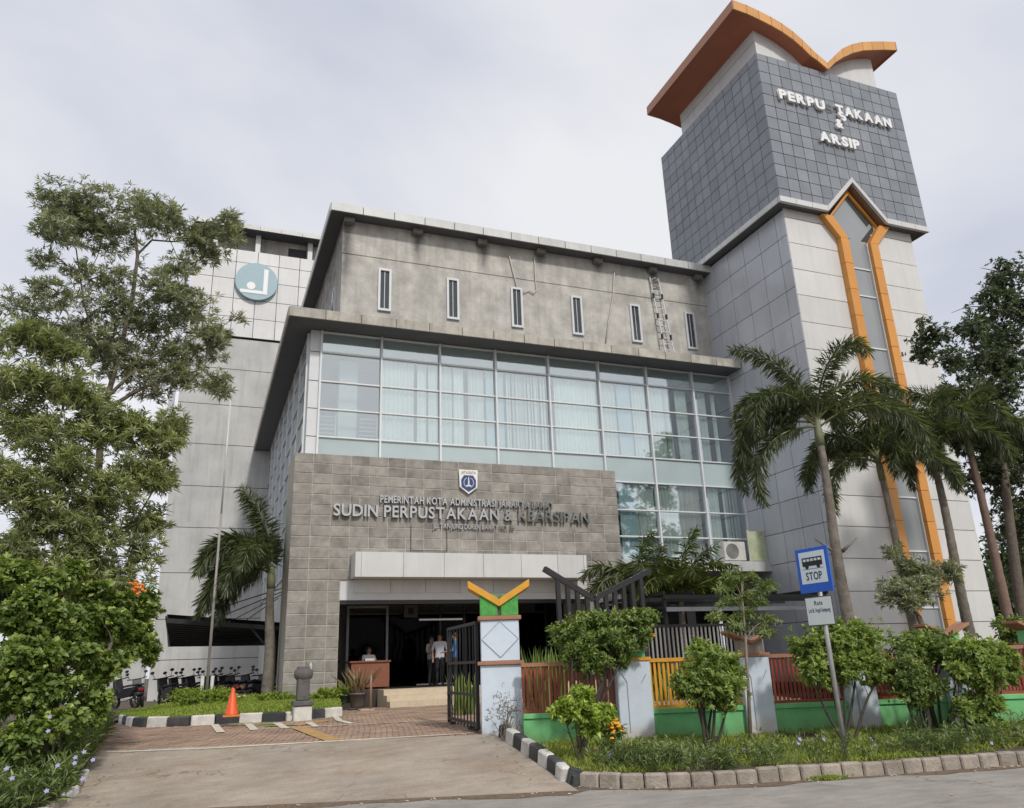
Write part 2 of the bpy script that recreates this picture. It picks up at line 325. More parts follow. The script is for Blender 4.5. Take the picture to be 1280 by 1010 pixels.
def piece(name, m_, parent, c, sx, sy, sz, bevel=.008, key=None, rot=None):   # small box, mesh shared between alike pieces, centred on c
    k = key or (name, m_.name, round(sx, 3), round(sy, 3), round(sz, 3))
    if k not in PIECES: PIECES[k] = MB().box(-sx/2, sx/2, -sy/2, sy/2, -sz/2, sz/2).mesh(name, m_, bevel=bevel)
    o = link(name, PIECES[k], parent, Vector(c)-origin(parent))
    if rot: o.rotation_euler = rot
    elif name in ('front_panel', 'side_panel', 'tile', 'wall_panel', 'spandrel_panel'): q = .004 if name != 'tile' else .012; o.rotation_euler = (random.uniform(-q, q)*.6, random.uniform(-.0015, .0015), random.uniform(-q, q))
    return o
def copy_tree(o, parent=None):
    c = o.copy(); COL.objects.link(c)
    if parent is not None: c.parent = parent
    for ch in list(o.children): copy_tree(ch, c)
    return c
GLY = {}
def glyph(ch, depth, bold):
    k = (ch, depth, bold)
    if k not in GLY:
        c = bpy.data.curves.new('letter', 'FONT'); c.body = ch; c.size = 1; c.extrude = depth; c.offset = bold; c.resolution_u = 3
        o = bpy.data.objects.new('letter', c); COL.objects.link(o); bpy.context.view_layer.update()
        me = bpy.data.meshes.new_from_object(o.evaluated_get(bpy.context.evaluated_depsgraph_get())); bpy.data.objects.remove(o); bpy.data.curves.remove(c)
        xs = [v.co.x for v in me.vertices] or [0, .3]; ys = [v.co.y for v in me.vertices] or [0, .7]
        GLY[k] = (me, min(xs), max(xs), min(ys), max(ys))
    return GLY[k]
def lettering(text, m_, parent, x0, x1, z0, z1, y, depth=.05, bold=.02, gap=.10, mats=None, rot=None, skip=''):
    """letters standing on the wall plane y, filling x0..x1 and z0..z1; rot: Matrix that carries the flat text instead"""
    h = (z1-z0)/.70; adv = []; tot = 0
    for ch in text:
        if ch == ' ': adv.append(.32); tot += .32; continue
        me, a, b, c, d = glyph(ch, depth/h, bold); adv.append(b-a+gap); tot += b-a+gap
    sx = (x1-x0)/(tot-gap); x = x0
    for i, ch in enumerate(text):
        if ch != ' ':
            me, a, b, c, d = glyph(ch, depth/h, bold); key = ('gl', ch, depth/h, bold, m_.name)
            if key not in PIECES:
                q = me.copy(); q.materials.clear(); q.materials.append(m_); PIECES[key] = q
            o = link('letter', PIECES[key], parent)
            if rot is None:
                o.location = Vector((x-a*sx, y, z0))-origin(parent); o.rotation_euler = (R(90), 0, 0)
            else:
                o.matrix_local = Matrix.Translation(-origin(parent)) @ rot @ Matrix.Translation((x-a*sx, z0, y))
            o.scale = (sx, h, h)
        x += adv[i]*sx

# ------------------------------------------------------------------ ground, road, driveway
MB().quad((-900, -300, -.06), (900, -300, -.06), (900, 1500, -.06), (-900, 1500, -.06)).build('ground', soil).__setitem__('kind', 'structure')
KC = ground_at(716, 984)            # kerb corner where driveway meets road
KG = ground_at(607, 915)            # kerb end at gate pillar
TK = t_of(KC)
DL = [ground_at(84, 1009), ground_at(118, 950), ground_at(134, 925), ground_at(140, 905)]
KB = [on_z(x, y, 0) for x, y in ((727, 984), (779, 987), (841, 985.6), (904, 983), (960, 979), (1007, 976), (1056, 972.6), (1109, 969.5), (1161, 965.5), (1222, 961), (1280, 957), (1340, 953), (1500, 942))]
KB = [p+Vector((NX*.08, NY*.08, 0)) for p in KB]
KST = sorted((t_of(p), s_of(p)) for p in KB)
def kerb_s(t):                        # street distance of the road kerb
    if t <= KST[0][0]: return KST[0][1]
    for (t0, s0), (t1, s1) in zip(KST, KST[1:]):
        if t0 <= t <= t1: return lerp(s0, s1, (t-t0)/(t1-t0))
    return KST[-1][1]
road = MB()
tr_ = [-70, -50, -30, -20, -10]+[TK-6+i*.5 for i in range(60)]+[TK+30, TK+60]
for a, b in zip(tr_, tr_[1:]):
    ra, rb_ = [(kerb_s(q) if q > TK-.2 else 11.2) for q in (a, b)]
    road.quad(street(-9, a), street(-9, b), street(rb_, b), street(ra, a))
struct(road.build('road', asphalt))
def left_edge(s):                    # left border of the driveway
    pts = sorted([(s_of(p), t_of(p)) for p in DL]); pts = [(pts[0][0]-6, pts[0][1]-2.2)]+pts+[(pts[-1][0]+20, pts[-1][1]-2.0)]
    for (s0, t0), (s1, t1) in zip(pts, pts[1:]):
        if s0 <= s <= s1: return lerp(t0, t1, (s-s0)/(s1-s0))
    return pts[-1][1]
def right_edge(s):
    s0, s1 = s_of(KC), s_of(KG); k = (s-s0)/(s1-s0)
    return lerp(t_of(KC), t_of(KG), k)
dm = MB(); ss = [11.2+3.2*i/16 for i in range(17)]
for i in range(16):
    a, b = ss[i], ss[i+1]
    for k in range(12):
        def P(s, k): t = lerp(left_edge(s)-.3, right_edge(s), k/12); return street(s, t, drive_z(s)+.004)
        dm.quad(P(a, k), P(a, k+1), P(b, k+1), P(b, k))
drive = struct(dm.build('driveway', drive_m))
# gutter dirt between road and kerb
g = MB()
for i in range(76):
    t0, t1 = TK-7+i*.3, TK-7+(i+1)*.3; w = lambda t: .24+.09*math.sin(t*2.1)+.05*math.sin(t*5.3)+.03*math.sin(t*13); k0, k1 = [(kerb_s(q) if q > TK else 11.2) for q in (t0, t1)]
    g.quad(street(k0-w(t0), t0, .004), street(k1-w(t1), t1, .004), street(k1+.05, t1, .009), street(k0+.05, t0, .009))
tag(g.build('gutter_dirt', dirt_m), kind='structure')
# yard with laid pavers
ym = MB()
def yz(s): return drive_z(s)-.05
for i in range(10):
    a, b = 14.4+i*2.2, 14.4+(i+1)*2.2
    ym.quad(street(a, -26, yz(a)), street(a, 6, yz(a)), street(b, 6, yz(b)), street(b, -26, yz(b)))
ym.quad(street(36.4, -40, .53), street(36.4, 30, .53), street(70, 30, .53), street(70, -60, .53))
yard = struct(ym.build('paved_yard', mat('paver_joint', (.10, .075, .055), .95, .3, 5)))
pv = MB(); bw, bl = .105, .21
for i in range(44):
    s0 = 14.45+i*bl
    lo, hi = left_edge(s0)-.4, (right_edge(14.4)+.9 if s0 < 17 else right_edge(14.4)+7.5)
    n = int((hi-lo)/bw)
    for k in range(n):
        t0 = lo+k*bw+(bw/2 if i % 2 else 0); z = drive_z(s0)+NR.uniform(-.006, .006)
        p = [street(s0+.006, t0+.006), street(s0+.006, t0+bw-.006), street(s0+bl-.006, t0+bw-.006), street(s0+bl-.006, t0+.006)]
        nn = len(pv.v); pv.v += [(q.x, q.y, z) for q in p]+[(q.x, q.y, z-.05) for q in p]
        for f in ((0, 1, 2, 3), (4, 5, 1, 0), (5, 6, 2, 1), (6, 7, 3, 2), (7, 4, 0, 3)): pv.f.append(tuple(nn+j for j in f)); pv.mi.append(0)
tag(pv.build('paver', brick_m, yard), kind='stuff')
# painted lines on the pavers
def strip(name, pts, w, m_, dz=.012):
    b = MB(); pts = [ground_at(*p) for p in pts]
    for a, c in zip(pts, pts[1:]):
        d = (c-a); d.z = 0; d.normalize(); n_ = Vector((-d.y, d.x, 0))*w/2
        q = [a-n_, c-n_, c+n_, a+n_]; b.quad(*[(v.x, v.y, drive_z(s_of(v))+dz) for v in q])
    return b.build(name, m_, yard)
strip('painted_line', [(133, 941), (260, 936), (420, 927), (592, 917)], .07, line_w)
strip('painted_line', [(318, 912), (430, 907), (520, 902), (572, 899)], .05, line_w)
strip('painted_line', [(268, 906), (276, 916)], .16, line_w)
strip('painted_line', [(310, 905), (318, 913)], .16, line_w)
strip('painted_line', [(346, 904), (357, 911)], .16, line_w)
strip('painted_line', [(385, 903), (396, 909)], .14, line_w)
strip('painted_line', [(418, 895), (424, 901), (440, 905)], .14, line_w)
strip('painted_stripe', [(374, 910), (395, 918), (418, 926)], .30, mat('faded_yellow', (.42, .25, .09), .85, .25, 6))
strip('painted_patch', [(292, 907), (345, 905)], .30, mat('faded_green', (.20, .26, .06), .85, .4, 7), .008)
strip('painted_patch', [(330, 908), (368, 906)], .34, mat('faded_green', (.20, .26, .06)), .009)
strip('painted_patch', [(368, 907), (408, 901)], .30, mat('faded_yellow', (.42, .25, .09)), .008)

# ------------------------------------------------------------------ main building
XG, YG = 2.84, 26.5                 # glass corner
XT, YT = 20.67, 21.65               # tower shaft front left corner
YC = 27.3; XC = 3.95                # set-back concrete storey
YA = 43.7                           # annex front
GZ = .58                            # ground level at the building
main = thing('office_building', (11, 26.5, GZ), 'grey library block with glass curtain wall, bare concrete top storey and stone entrance portal', 'building')
# concrete top storey, in two courses with an open joint
cw = MB().box(XC, XT+.5, YC, YA, 13.6, 16.93).box(XC, XT+.5, YC, YA, 16.97, 18.5).box(XC+.03, XT+.4, YC+.03, YA, 16.9, 17.0)
WINX = [5.62, 8.39, 11.15, 13.90, 16.75, 19.58]
concw = cw.build('concrete_wall', wall_concrete, main)
slitg = mat('slit_glass', (.05, .06, .07), .08, .1)
for x in WINX:
    f = MB()
    for a, b, c, d in ((x-.26, x-.17, 14.68, 16.50), (x+.17, x+.26, 14.68, 16.50), (x-.17, x+.17, 14.68, 14.78), (x-.17, x+.17, 16.40, 16.50)): f.box(a, b, YC-.09, YC+.02, c, d)
    fr = f.build('window_frame', alu, main, bevel=.006)
    MB().box(x-.17, x+.17, YC-.02, YC+.0, 14.78, 16.40).build('pane', slitg, fr)
    MB().box(x-.012, x+.012, YC-.045, YC-.022, 14.78, 16.40).build('window_bar', alu, fr)
f = MB().box(XC-.08, XC+.01, 28.6, 29.1, 14.4, 16.1); f.build('side_window', alu, main); MB().box(XC-.10, XC-.082, 28.7, 29.0, 14.5, 16.0).build('pane', slitg, main)
# soffit brackets, stained below
for x in (4.15, 6.9, 9.64, 12.3, 15.03, 17.8, 20.2):
    box('bracket', mat('bracket_stain', (.19, .182, .165), .9, .35, 5, .3, 20), main, x-.2, x+.2, YC-.3, YC+.01, 18.2, 18.42, .02)
# eaves: slab + fascia pieces
def eave(name, x0, x1, y0, y1, zs, h, fasc_m, wm, n_front, n_side, skip=False):
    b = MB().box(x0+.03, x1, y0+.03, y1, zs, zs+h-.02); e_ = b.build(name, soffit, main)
    w = (x1-x0)/n_front
    for i in range(n_front): piece('fascia_panel', wm, e_, (x0+w*(i+.5), y0+.012, zs+h/2), w-.025, .06, h, .006)
    w = (y1-y0-.05)/n_side
    for i in range(n_side): piece('fascia_panel', wm, e_, (x0+.012, y0+.05+w*(i+.5), zs+h/2), .06, w-.025, h, .006)
    return e_
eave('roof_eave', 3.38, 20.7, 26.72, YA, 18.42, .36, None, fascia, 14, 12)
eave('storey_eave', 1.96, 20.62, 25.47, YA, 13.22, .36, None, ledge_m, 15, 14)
# curtain wall
rows = [5.10, 6.10, 7.13, 8.23, 9.27, 10.28, 11.30, 12.40, 13.22]
cols = [3.22, 5.39, 7.60, 9.82, 12.05, 14.27, 16.50, 18.74, XT-.02]
cwall = box('curtain_wall', alu, main, XG, 3.20, YG-.02, YG+.3, 5.05, 13.215)
for z in rows[:-1]: box('column_joint', dark_back, cwall, XG-.004, 3.204, YG-.026, YG, z-.012, z+.012)
for i, x in enumerate(cols): piece('mullion', mull, cwall, (x, YG-.03, (rows[0]+rows[-1])/2), .075, .16, rows[-1]-rows[0]-.01)
for z in rows:
    for a, b in zip(cols, cols[1:]): piece('transom', mull, cwall, ((a+b)/2, YG-.015, z if z < 13.2 else z-.04), b-a-.08, .10, .055)
for i, (a, b) in enumerate(zip(cols, cols[1:])):
    for j, (c, d) in enumerate(zip(rows, rows[1:])):
        if i < 4 and d < 7.5: continue
        sp = (j == 3)
        piece('spandrel_panel' if sp else 'pane', spandrel if sp else glass_v, cwall, ((a+b)/2, YG+.012+NR.uniform(-.004, .004), (c+d)/2), b-a-.06, .02, d-c-.045, .002)
# rooms behind the glass: floors, back wall, ceiling, and what hangs in the windows
ir = MB().box(XG+.35, XT, 29.3, 29.4, 1.2, 13.2).box(XG+.02, XT, YG+.1, 29.3, 8.35, 9.15).box(XG+.3, XT, YG+.45, 29.3, 4.75, 5.05).box(XG+.02, XT, YG+.2, 29.3, 13.0, 13.2)
ir.build('room', interior, main)
MB().box(XG+.02, XT, YG+.08, YG+.12, 12.52, 13.2).build('ceiling_blind', curtain_m, main)
def drape(x0, x1, z0, z1, m_, y=YG+.14, folds=None):
    n = max(6, int((x1-x0)/.035)); b = MB(); pr = None; ph = NR.uniform(0, 6)
    for k in range(n+1):
        x = lerp(x0, x1, k/n); yy = y+.03*math.sin(x*38+ph)+.012*math.sin(x*91)
        cur = ((x, yy, z0+.02), (x, yy, z1))
        if pr: b.quad(pr[0], cur[0], cur[1], pr[1])
        pr = cur
    return b.build('curtain', m_, main, smooth=True)
def blinds(x0, x1, z0, z1, n, m_=curtain_m):
    for k in range(n):
        x = lerp(x0, x1, (k+.5)/n)+NR.uniform(-.02, .02); a = NR.uniform(-1.1, 1.1)
        piece('blind_slat', m_, main, (x, YG+.15, (z0+z1)/2), .10, .012, z1-z0-.03, .001, rot=(0, 0, a))
F2 = (9.30, 12.36); F1 = (5.12, 8.20)
def hang(bay, f0, f1, kind, F):
    a, b = cols[bay]+.05, cols[bay+1]-.05; x0, x1 = lerp(a, b, f0), lerp(a, b, f1)
    if kind == 'c': drape(x0, x1, F[0], F[1], curtain_m)
    elif kind == 'b': drape(x0, x1, F[0], F[1], curtain_b)
    elif kind == 's': blinds(x0, x1, F[0], F[1], max(3, int((x1-x0)/.13)))
    elif kind == 'f': MB().box(x0, x1, YG+.1, YG+.115, F[0], F[1]).build('frosted_panel', frost_m, main)
    elif kind == 'p': MB().box(x0, x1, YG+.5, YG+.9, F[0], F[1]).build('inner_column', mat('inner_paint', (.62, .66, .62), .8, .04), main)
for a in ((0, .34, .66, 'p'), (1, 0, .58, 'c'), (1, .63, .8, 'c'), (1, .83, 1, 'c'), (2, .02, .22, 'c'), (2, .24, .43, 'c'), (2, .52, .82, 'c'), (2, .85, 1, 'f'), (3, 0, .14, 'f'), (3, .18, .98, 's'),
          (4, .1, .98, 'c'), (5, 0, .34, 'c'), (5, .37, .66, 'f'), (5, .69, 1, 'c'), (6, 0, .35, 'c'), (6, .37, .52, 's'), (6, .62, .9, 'c'), (7, .14, .34, 'c'), (7, .5, .62, 's')): hang(a[0], a[1], a[2], a[3], F2)
for a in ((4, .1, 1, 'c'), (5, 0, .2, 'c'), (5, .25, .6, 'f'), (5, .62, 1, 'c'), (6, 0, .45, 'c'), (6, .46, .94, 'b'), (7, .1, .4, 'c'), (7, .5, .9, 's')): hang(a[0], a[1], a[2], a[3], F1)
for f0, f1 in ((.03, .31), (.69, .98)):
    a, b = cols[0], cols[1]
    r_ = MB()
    for z in (9.5, 9.65, 9.8, 9.95, 10.1): r_.box(lerp(a, b, f0), lerp(a, b, f1), YG+.3, YG+.33, z, z+.03)
    r_.box(lerp(a, b, f1)-.04, lerp(a, b, f1), YG+.29, YG+.34, 9.3, 10.2); r_.build('railing', alu, main)
# glazed left side
swall = MB().box(XG+.02, XG+.05, YG+.3, YA, 5.05, 13.21).build('side_glazing', mat('side_glass', (.20, .225, .25), .12, .15, .5), main)
ys = [YG+.3+i*2.15 for i in range(9)]
for y in ys: piece('mullion', mull, swall, (XG-.02, y, 9.1), .14, .07, 8.2)
for z in rows:
    for a, b in zip(ys, ys[1:]): piece('transom', mull, swall, (XG-.01, (a+b)/2, z-.03), .09, b-a-.08, .05)
for i, (a, b) in enumerate(zip(ys, ys[1:])):
    for j, (c, d) in enumerate(zip(rows, rows[1:])):
        piece('pane', mat('side_pane', (.36, .41, .44), .07, .08, .7, piece=.14), swall, (XG+.008, (a+b)/2, (c+d)/2-.03), .02, b-a-.08, d-c-.06, .002)
# ground storey right of the portal: recess, slab ledge with an air conditioner
box('slab_ledge', grey_low, main, 13.62, XT-.02, 25.3, YG+.4, 4.68, 5.06)
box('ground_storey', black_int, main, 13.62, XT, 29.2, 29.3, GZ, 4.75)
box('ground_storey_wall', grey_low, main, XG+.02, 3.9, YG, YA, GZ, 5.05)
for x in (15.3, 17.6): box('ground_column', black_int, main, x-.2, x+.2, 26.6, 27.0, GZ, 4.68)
for k in range(4): box('louvre', mat('grey_louvre', (.20, .20, .21), .6), main, 14.2, 16.4, 28.9, 29.1, 3.0+k*.14, 3.08+k*.14)

# stone portal
PY = 24.5
por = MB().box(2.33, 3.86, PY+.03, YG+.1, GZ-.1, 8.13).box(12.22, 13.60, PY+.03, YG+.1, GZ-.1, 8.13).box(3.86, 12.22, PY+.03, YG+.1, 4.24, 8.13).build('stone_portal', grout, main)
tw, th = 11.31/19, .3285
for r in range(24):
    zc = 8.15-th*(r+.5)
    if zc < .7: continue
    xs = []; x = 2.31; k = 0
    while x < 13.61:
        w = tw
        if r % 7 == 4 and k == 3: w = tw*.5
        if x+w > 13.6: w = 13.62-x
        xs.append((x, min(x+w, 13.62))); x += w; k += 1
    for a, b in xs:
        if b-a < .08: continue
        if zc < 4.26:
            if a >= 3.84 and b <= 12.25: continue
            if a < 3.86 < b: b = 3.86
            if a < 12.22 < b: a = 12.22
            if b-a < .06: continue
        if zc < 4.3 and a >= 3.84 and b <= 12.25: continue
        if 4.0 < zc < 4.9 and 4.3 < a and b < 11.9: continue
        piece('stone_tile', stone_m, por, ((a+b)/2+NR.uniform(-.004, .004), PY+.040+NR.uniform(-.003, .004), zc+NR.uniform(-.004, .004)), round(b-a-.03, 2), .05, th-.028, .006)
# canopy box over the entrance
can = box('canopy', alu, main, 4.16, 11.86, 23.78, PY+.05, 4.24, 4.96)
xs = [4.16, 4.34]+[4.34+1.29*(i+1) for i in range(6)]; xs[-1] = 11.86; xs = xs[:-1]+[11.74, 11.86] if xs[-2] < 11.7 else xs
for a, b in zip(xs, xs[1:]):
    if b-a > .02: piece('canopy_panel', white_panel, can, ((a+b)/2, 23.765, 4.60), b-a-.02, .03, .74, .004)
lin = box('lintel', alu, main, 3.86, 12.22, PY+.06, PY+.4, 3.62, 4.24)
for i in range(7): piece('lintel_panel', white_panel, lin, (4.28+1.13*i+.56, PY+.045, 4.03), 1.11, .03, .40, .004)
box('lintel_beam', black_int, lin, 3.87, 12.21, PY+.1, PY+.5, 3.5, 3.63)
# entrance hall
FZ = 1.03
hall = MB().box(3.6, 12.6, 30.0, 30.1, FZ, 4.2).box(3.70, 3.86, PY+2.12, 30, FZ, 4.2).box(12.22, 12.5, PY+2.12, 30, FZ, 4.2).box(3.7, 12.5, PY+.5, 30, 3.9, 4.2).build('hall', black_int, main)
box('hall_floor', mat('hall_granite', (.055, .05, .045), .25, .1, 3), main, 3.87, 12.21, PY-.02, 30, .5, FZ)
# glazed screen with doors
dr = MB()
for x in (4.7, 6.05, 8.0, 8.9, 9.8, 12.1): dr.box(x-.03, x+.03, 28.0, 28.06, FZ, 3.75)
dr.box(3.87, 12.2, 28.0, 28.05, 3.4, 3.46); door = dr.build('glass_screen', mat('dark_frame', (.05, .05, .05), .4), main)
for x0, x1 in ((4.73, 6.02), (6.08, 7.97), (8.03, 8.87), (8.93, 9.77), (9.83, 12.07)): MB().box(x0, x1, 28.02, 28.035, FZ+.02, 3.4).build('pane', glass_d, door)
sf = MB().box(4.66, 4.74, 27.9, 27.99, FZ, 3.7).box(6.02, 6.10, 27.9, 27.99, FZ, 3.7).box(4.74, 6.02, 27.9, 27.99, 3.62, 3.7); sf.build('door_frame', mat('door_alu', (.35, .36, .37), .4), main)
box('door_handle', steel, door, 8.80, 8.83, 27.93, 27.96, 1.75, 2.75)
box('door_sill', steel, door, 7.1, 8.75, 27.9, 28.1, FZ+.004, FZ+.04)
box('door_closer', steel, door, 7.2, 8.8, 27.92, 27.98, 3.18, 3.24)
for x in (6.85, 10.2): 
    o = box('wall_speaker', mat('speaker_grey', (.11, .11, .115), .6), main, x-.24, x+.24, 27.7, 27.85, 3.28, 3.72); MB().box(x-.1, x+.1, 27.69, 27.698, 3.38, 3.6).build('speaker_grille', black_metal, o)
box('wall_board', wood, main, 4.78, 6.0, 29.7, 29.8, FZ, 2.85)
# steps
st = MB(); stp = []
for k in range(3):
    y0 = 22.75+k*.42; z1 = .58+.15*(k+1); 
    o = box('step', step_m, main, 5.05+(.0), 12.9, y0, PY-.03, .5 if k == 0 else z1-.149, z1-.002*(k == 9))
for k in range(9): box('riser_joint', grout, main, 5.6+k*.8, 5.612+k*.8, 22.744, 22.752, .6, .72)
# lettering over the entrance
sgn = MB()
lettering('PEMERINTAH KOTA ADMINISTRASI JAKARTA BARAT', steel, por, 5.02, 11.05, 6.63, 6.86, PY-.05, .05, .022)
lettering('SUDIN PERPUSTAKAAN & KEARSIPAN', steel, por, 3.56, 12.38, 6.17, 6.54, PY-.06, .06, .016)
lettering('JL. TANJUNG DUREN BARAT NO. 36', steel, por, 6.75, 9.56, 5.86, 6.02, PY-.04, .03, .012)
# crest
def shield(cx, cz, w, h): return [(cx-w/2, cz+h/2), (cx+w/2, cz+h/2), (cx+w*.46, cz-h*.22), (cx, cz-h/2), (cx-w*.46, cz-h*.22)]
def plate(poly, y, d): return MB().prism([(x, y, z) for x, z in poly], (0, d, 0))
cx, cz = 7.98, 7.44
cre = plate(shield(cx, cz, .66, .82), PY-.09, .07).build('crest', white_l, por)
blue = mat('crest_blue', (.03, .055, .17), .4)
o = plate([(cx-.26, cz+.06), (cx-.16, cz+.22), (cx+.16, cz+.22), (cx+.26, cz+.06), (cx+.25, cz-.18), (cx, cz-.34), (cx-.25, cz-.18)], PY-.10, .02).build('crest_field', blue, por)
plate([(cx-.025, cz-.12), (cx+.025, cz-.12), (cx+.012, cz+.16), (cx-.012, cz+.16)], PY-.11, .012).build('crest_obelisk', white_l, por)
plate([(cx-.10, cz-.16), (cx+.10, cz-.16), (cx+.06, cz-.11), (cx-.06, cz-.11)], PY-.11, .012).build('crest_base', white_l, por)
for s_ in (-1, 1):
    b = MB(); prev = None
    for k in range(9):
        a = R(-70+k*17); p = (cx+s_*(.17*math.cos(a)), PY-.106, cz-.03+.17*math.sin(a))
        if prev: b.bar(prev, p, .022, .01, up=(0, 1, 0))
        prev = p
    b.build('crest_wreath', mat('crest_grey', (.55, .56, .6), .4), por)
lettering('JAYA RAYA', mat('crest_gold', (.5, .36, .16), .5), por, cx-.25, cx+.25, cz+.28, cz+.37, PY-.10, .01, .01)
# hairline frame scored into the stone under the lettering
o = MB()
for a, b, c, d in ((6.03, 6.05, 5.15, 5.98), (7.22, 7.24, 5.15, 5.98), (6.03, 7.24, 5.13, 5.15)): o.box(a, b, PY-.024, PY-.02, c, d)
o.build('cable_duct', dark_back, por)

# thin cables on the concrete
def cable(name, pts, r, m_, parent): return MB().tube(pts, r, 5).build(name, m_, parent, smooth=True)
wcab = mat('white_cable', (.55, .53, .48), .6)
tag(cable('hanging_cable', [at(668, 321, YC-.06), at(669, 345, YC-.06), at(670.5, 362, YC-.06), at(667, 367, YC-.06), at(661, 363, YC-.06), at(655, 366, YC-.06), at(646, 358, YC-.06), at(636, 318, YC-.06)], .025, wcab, None), 'pale cable looped over the concrete wall beside the third slit window', 'cable')
tag(cable('hanging_cable', [at(768, 338, YC-.06), at(766, 372, YC-.06), at(761, 400, YC-.06), at(757, 430, YC-.06)], .028, wcab, None), 'straight white cable hanging down the concrete wall between fourth and fifth slit windows', 'cable')
# ladder
lad = thing('ladder', (18.1, YC-.1, 13.6), 'tall metal ladder leaning on the concrete wall beside the last slit window', 'ladder')
A0, A1 = Vector((17.98, YC-.35, 13.6)), Vector((17.66, YC-.08, 18.0)); B0, B1 = Vector((18.42, YC-.35, 13.6)), Vector((18.10, YC-.08, 18.0))
for a, b in ((A0, A1), (B0, B1)): MB().bar(a, b, .045, .045).build('rail', alu, lad)
for k in range(15): t = (k+.7)/15.2; MB().bar(A0.lerp(A1, t), B0.lerp(B1, t), .03).build('rung', alu, lad)
for t in (.32, .55, .78):
    for a, b in ((A0, A1), (B0, B1)): p = a.lerp(b, t); MB().box(p.x-.04, p.x+.04, p.y-.04, p.y+.03, p.z-.12, p.z+.12).build('clamp', black_metal, lad)
w = MB(); pts = [Vector((17.88+.22*math.cos(k*.7)*(1-.05*(k % 5)), YC-.16, 17.75+.2*math.sin(k*.7)*(1-.06*(k % 4)))) for k in range(30)]
tag(w.tube(pts, .014, 5).build('cable_coil', wcab), 'coil of wire hung at the top of the leaning ladder', 'cable')
# air conditioner and banner on the slab ledge
ac = thing('air_conditioner', (19.2, 25.8, 5.06), 'white air conditioner unit standing on the ledge above the ground floor', 'air conditioner')
box('casing', mat('ac_white', (.58, .57, .53), .5, .1, 4), ac, 18.75, 19.75, 25.6, 25.95, 5.12, 5.85, .02)
for x in (18.85, 19.6): box('foot', black_metal, ac, x, x+.08, 25.62, 25.9, 5.06, 5.12)
b = MB()
for r_ in (.28, .21, .14, .07):
    n = 20; ring = [(19.12+r_*math.cos(2*math.pi*k/n), 25.585, 5.48+r_*math.sin(2*math.pi*k/n)) for k in range(n+1)]; b.tube(ring, .008, 4, False)
b.build('fan_grille', mat('ac_grey', (.3, .3, .29), .5), ac)
MB().prism([(19.12+.3*math.cos(2*math.pi*k/20), 25.592, 5.48+.3*math.sin(2*math.pi*k/20)) for k in range(20)], (0, .01, 0)).build('fan_disc', mat('ac_dark', (.2, .2, .19), .5), ac)
bn = thing('banner', (20.1, 25.45, 5.06), 'pale green printed banner propped on the ledge beside the air conditioner', 'banner')
box('sheet', mat('banner_green', (.47, .51, .33), .6, .3, 2.2), bn, 19.80, 20.55, 25.42, 25.44, 5.1, 6.25)
box('frame', mat('banner_frame', (.5, .5, .46), .6), bn, 19.76, 19.80, 25.41, 25.45, 5.06, 6.3); box('frame', mat('banner_frame', (.5, .5, .46)), bn, 20.55, 20.59, 25.41, 25.45, 5.06, 6.3)

# ------------------------------------------------------------------ tower
tow = thing('tower', (24, 25, GZ), 'tall library tower with dark tiled head, winged orange roof and orange keyhole window strip', 'building')
XR = 27.5; YB = 29.0
core = MB().box(XT+.04, XR-.04, YT+.04, YB, GZ-.2, 18.9).prism([(20.26, 21.29, 18.95), (22.62, 21.29, 18.95), (24.24, 21.29, 20.62), (25.78, 21.29, 18.95), (28.10, 21.29, 18.95), (28.10, 21.29, 26.1), (20.26, 21.29, 26.1)], (0, .42, 0)).box(20.26, 28.10, 21.71, YB-.02, 18.95, 26.1).build('core', dark_back, tow)
# front cladding: two wings of long panels either side of the window strip
zf = [.6, 1.38, 2.48, 3.58, 4.71, 5.84, 6.97, 8.1, 9.23, 10.36, 11.49, 12.62, 13.75, 14.9, 16.03, 17.2, 18.35]
SX0, SX1 = 23.25, 25.15             # orange strip outer edges
for a, b in zip(zf, zf[1:]):
    piece('front_panel', cream_panel, core, ((XT+SX0)/2, YT+.015, (a+b)/2), SX0-XT-.02, .05, b-a-.022, .004)
    piece('front_panel', cream_panel, core, ((SX1+XR)/2, YT+.015, (a+b)/2), XR-SX1-.02, .05, b-a-.022, .004)
for x0, x1, m_ in ((XT, 23.0, None), (25.4, XR, None)): piece('front_panel', cream_panel, core, ((x0+x1)/2, YT+.015, 18.65), x1-x0-.02, .05, .57, .004)
# side cladding of grey panels
ysd = [YT+.0]+[YT+.55+i*1.08 for i in range(7)]
zs_ = [.6, 1.6, 2.7, 3.8, 4.9, 6.05, 7.2, 8.35, 9.5, 10.65, 11.8, 12.95, 14.1, 15.25, 16.4, 17.55, 18.7]
for a, b in zip(zs_, zs_[1:]):
    for c, d in zip(ysd, ysd[1:]):
        if c > 27.4: continue
        piece('side_panel', grey_panel, core, (XT+.012, (c+d)/2, (a+b)/2), .05, d-c-.022, b-a-.022, .004)
# head: slab with soffit, tiles
head = MB().box(20.22, 22.62, 21.25, YB, 18.76, 18.98).box(25.78, 28.12, 21.25, YB, 18.76, 18.98).box(22.62, 25.78, YT+.06, YB, 18.76, 18.98).build('head_slab', soffit, tow)
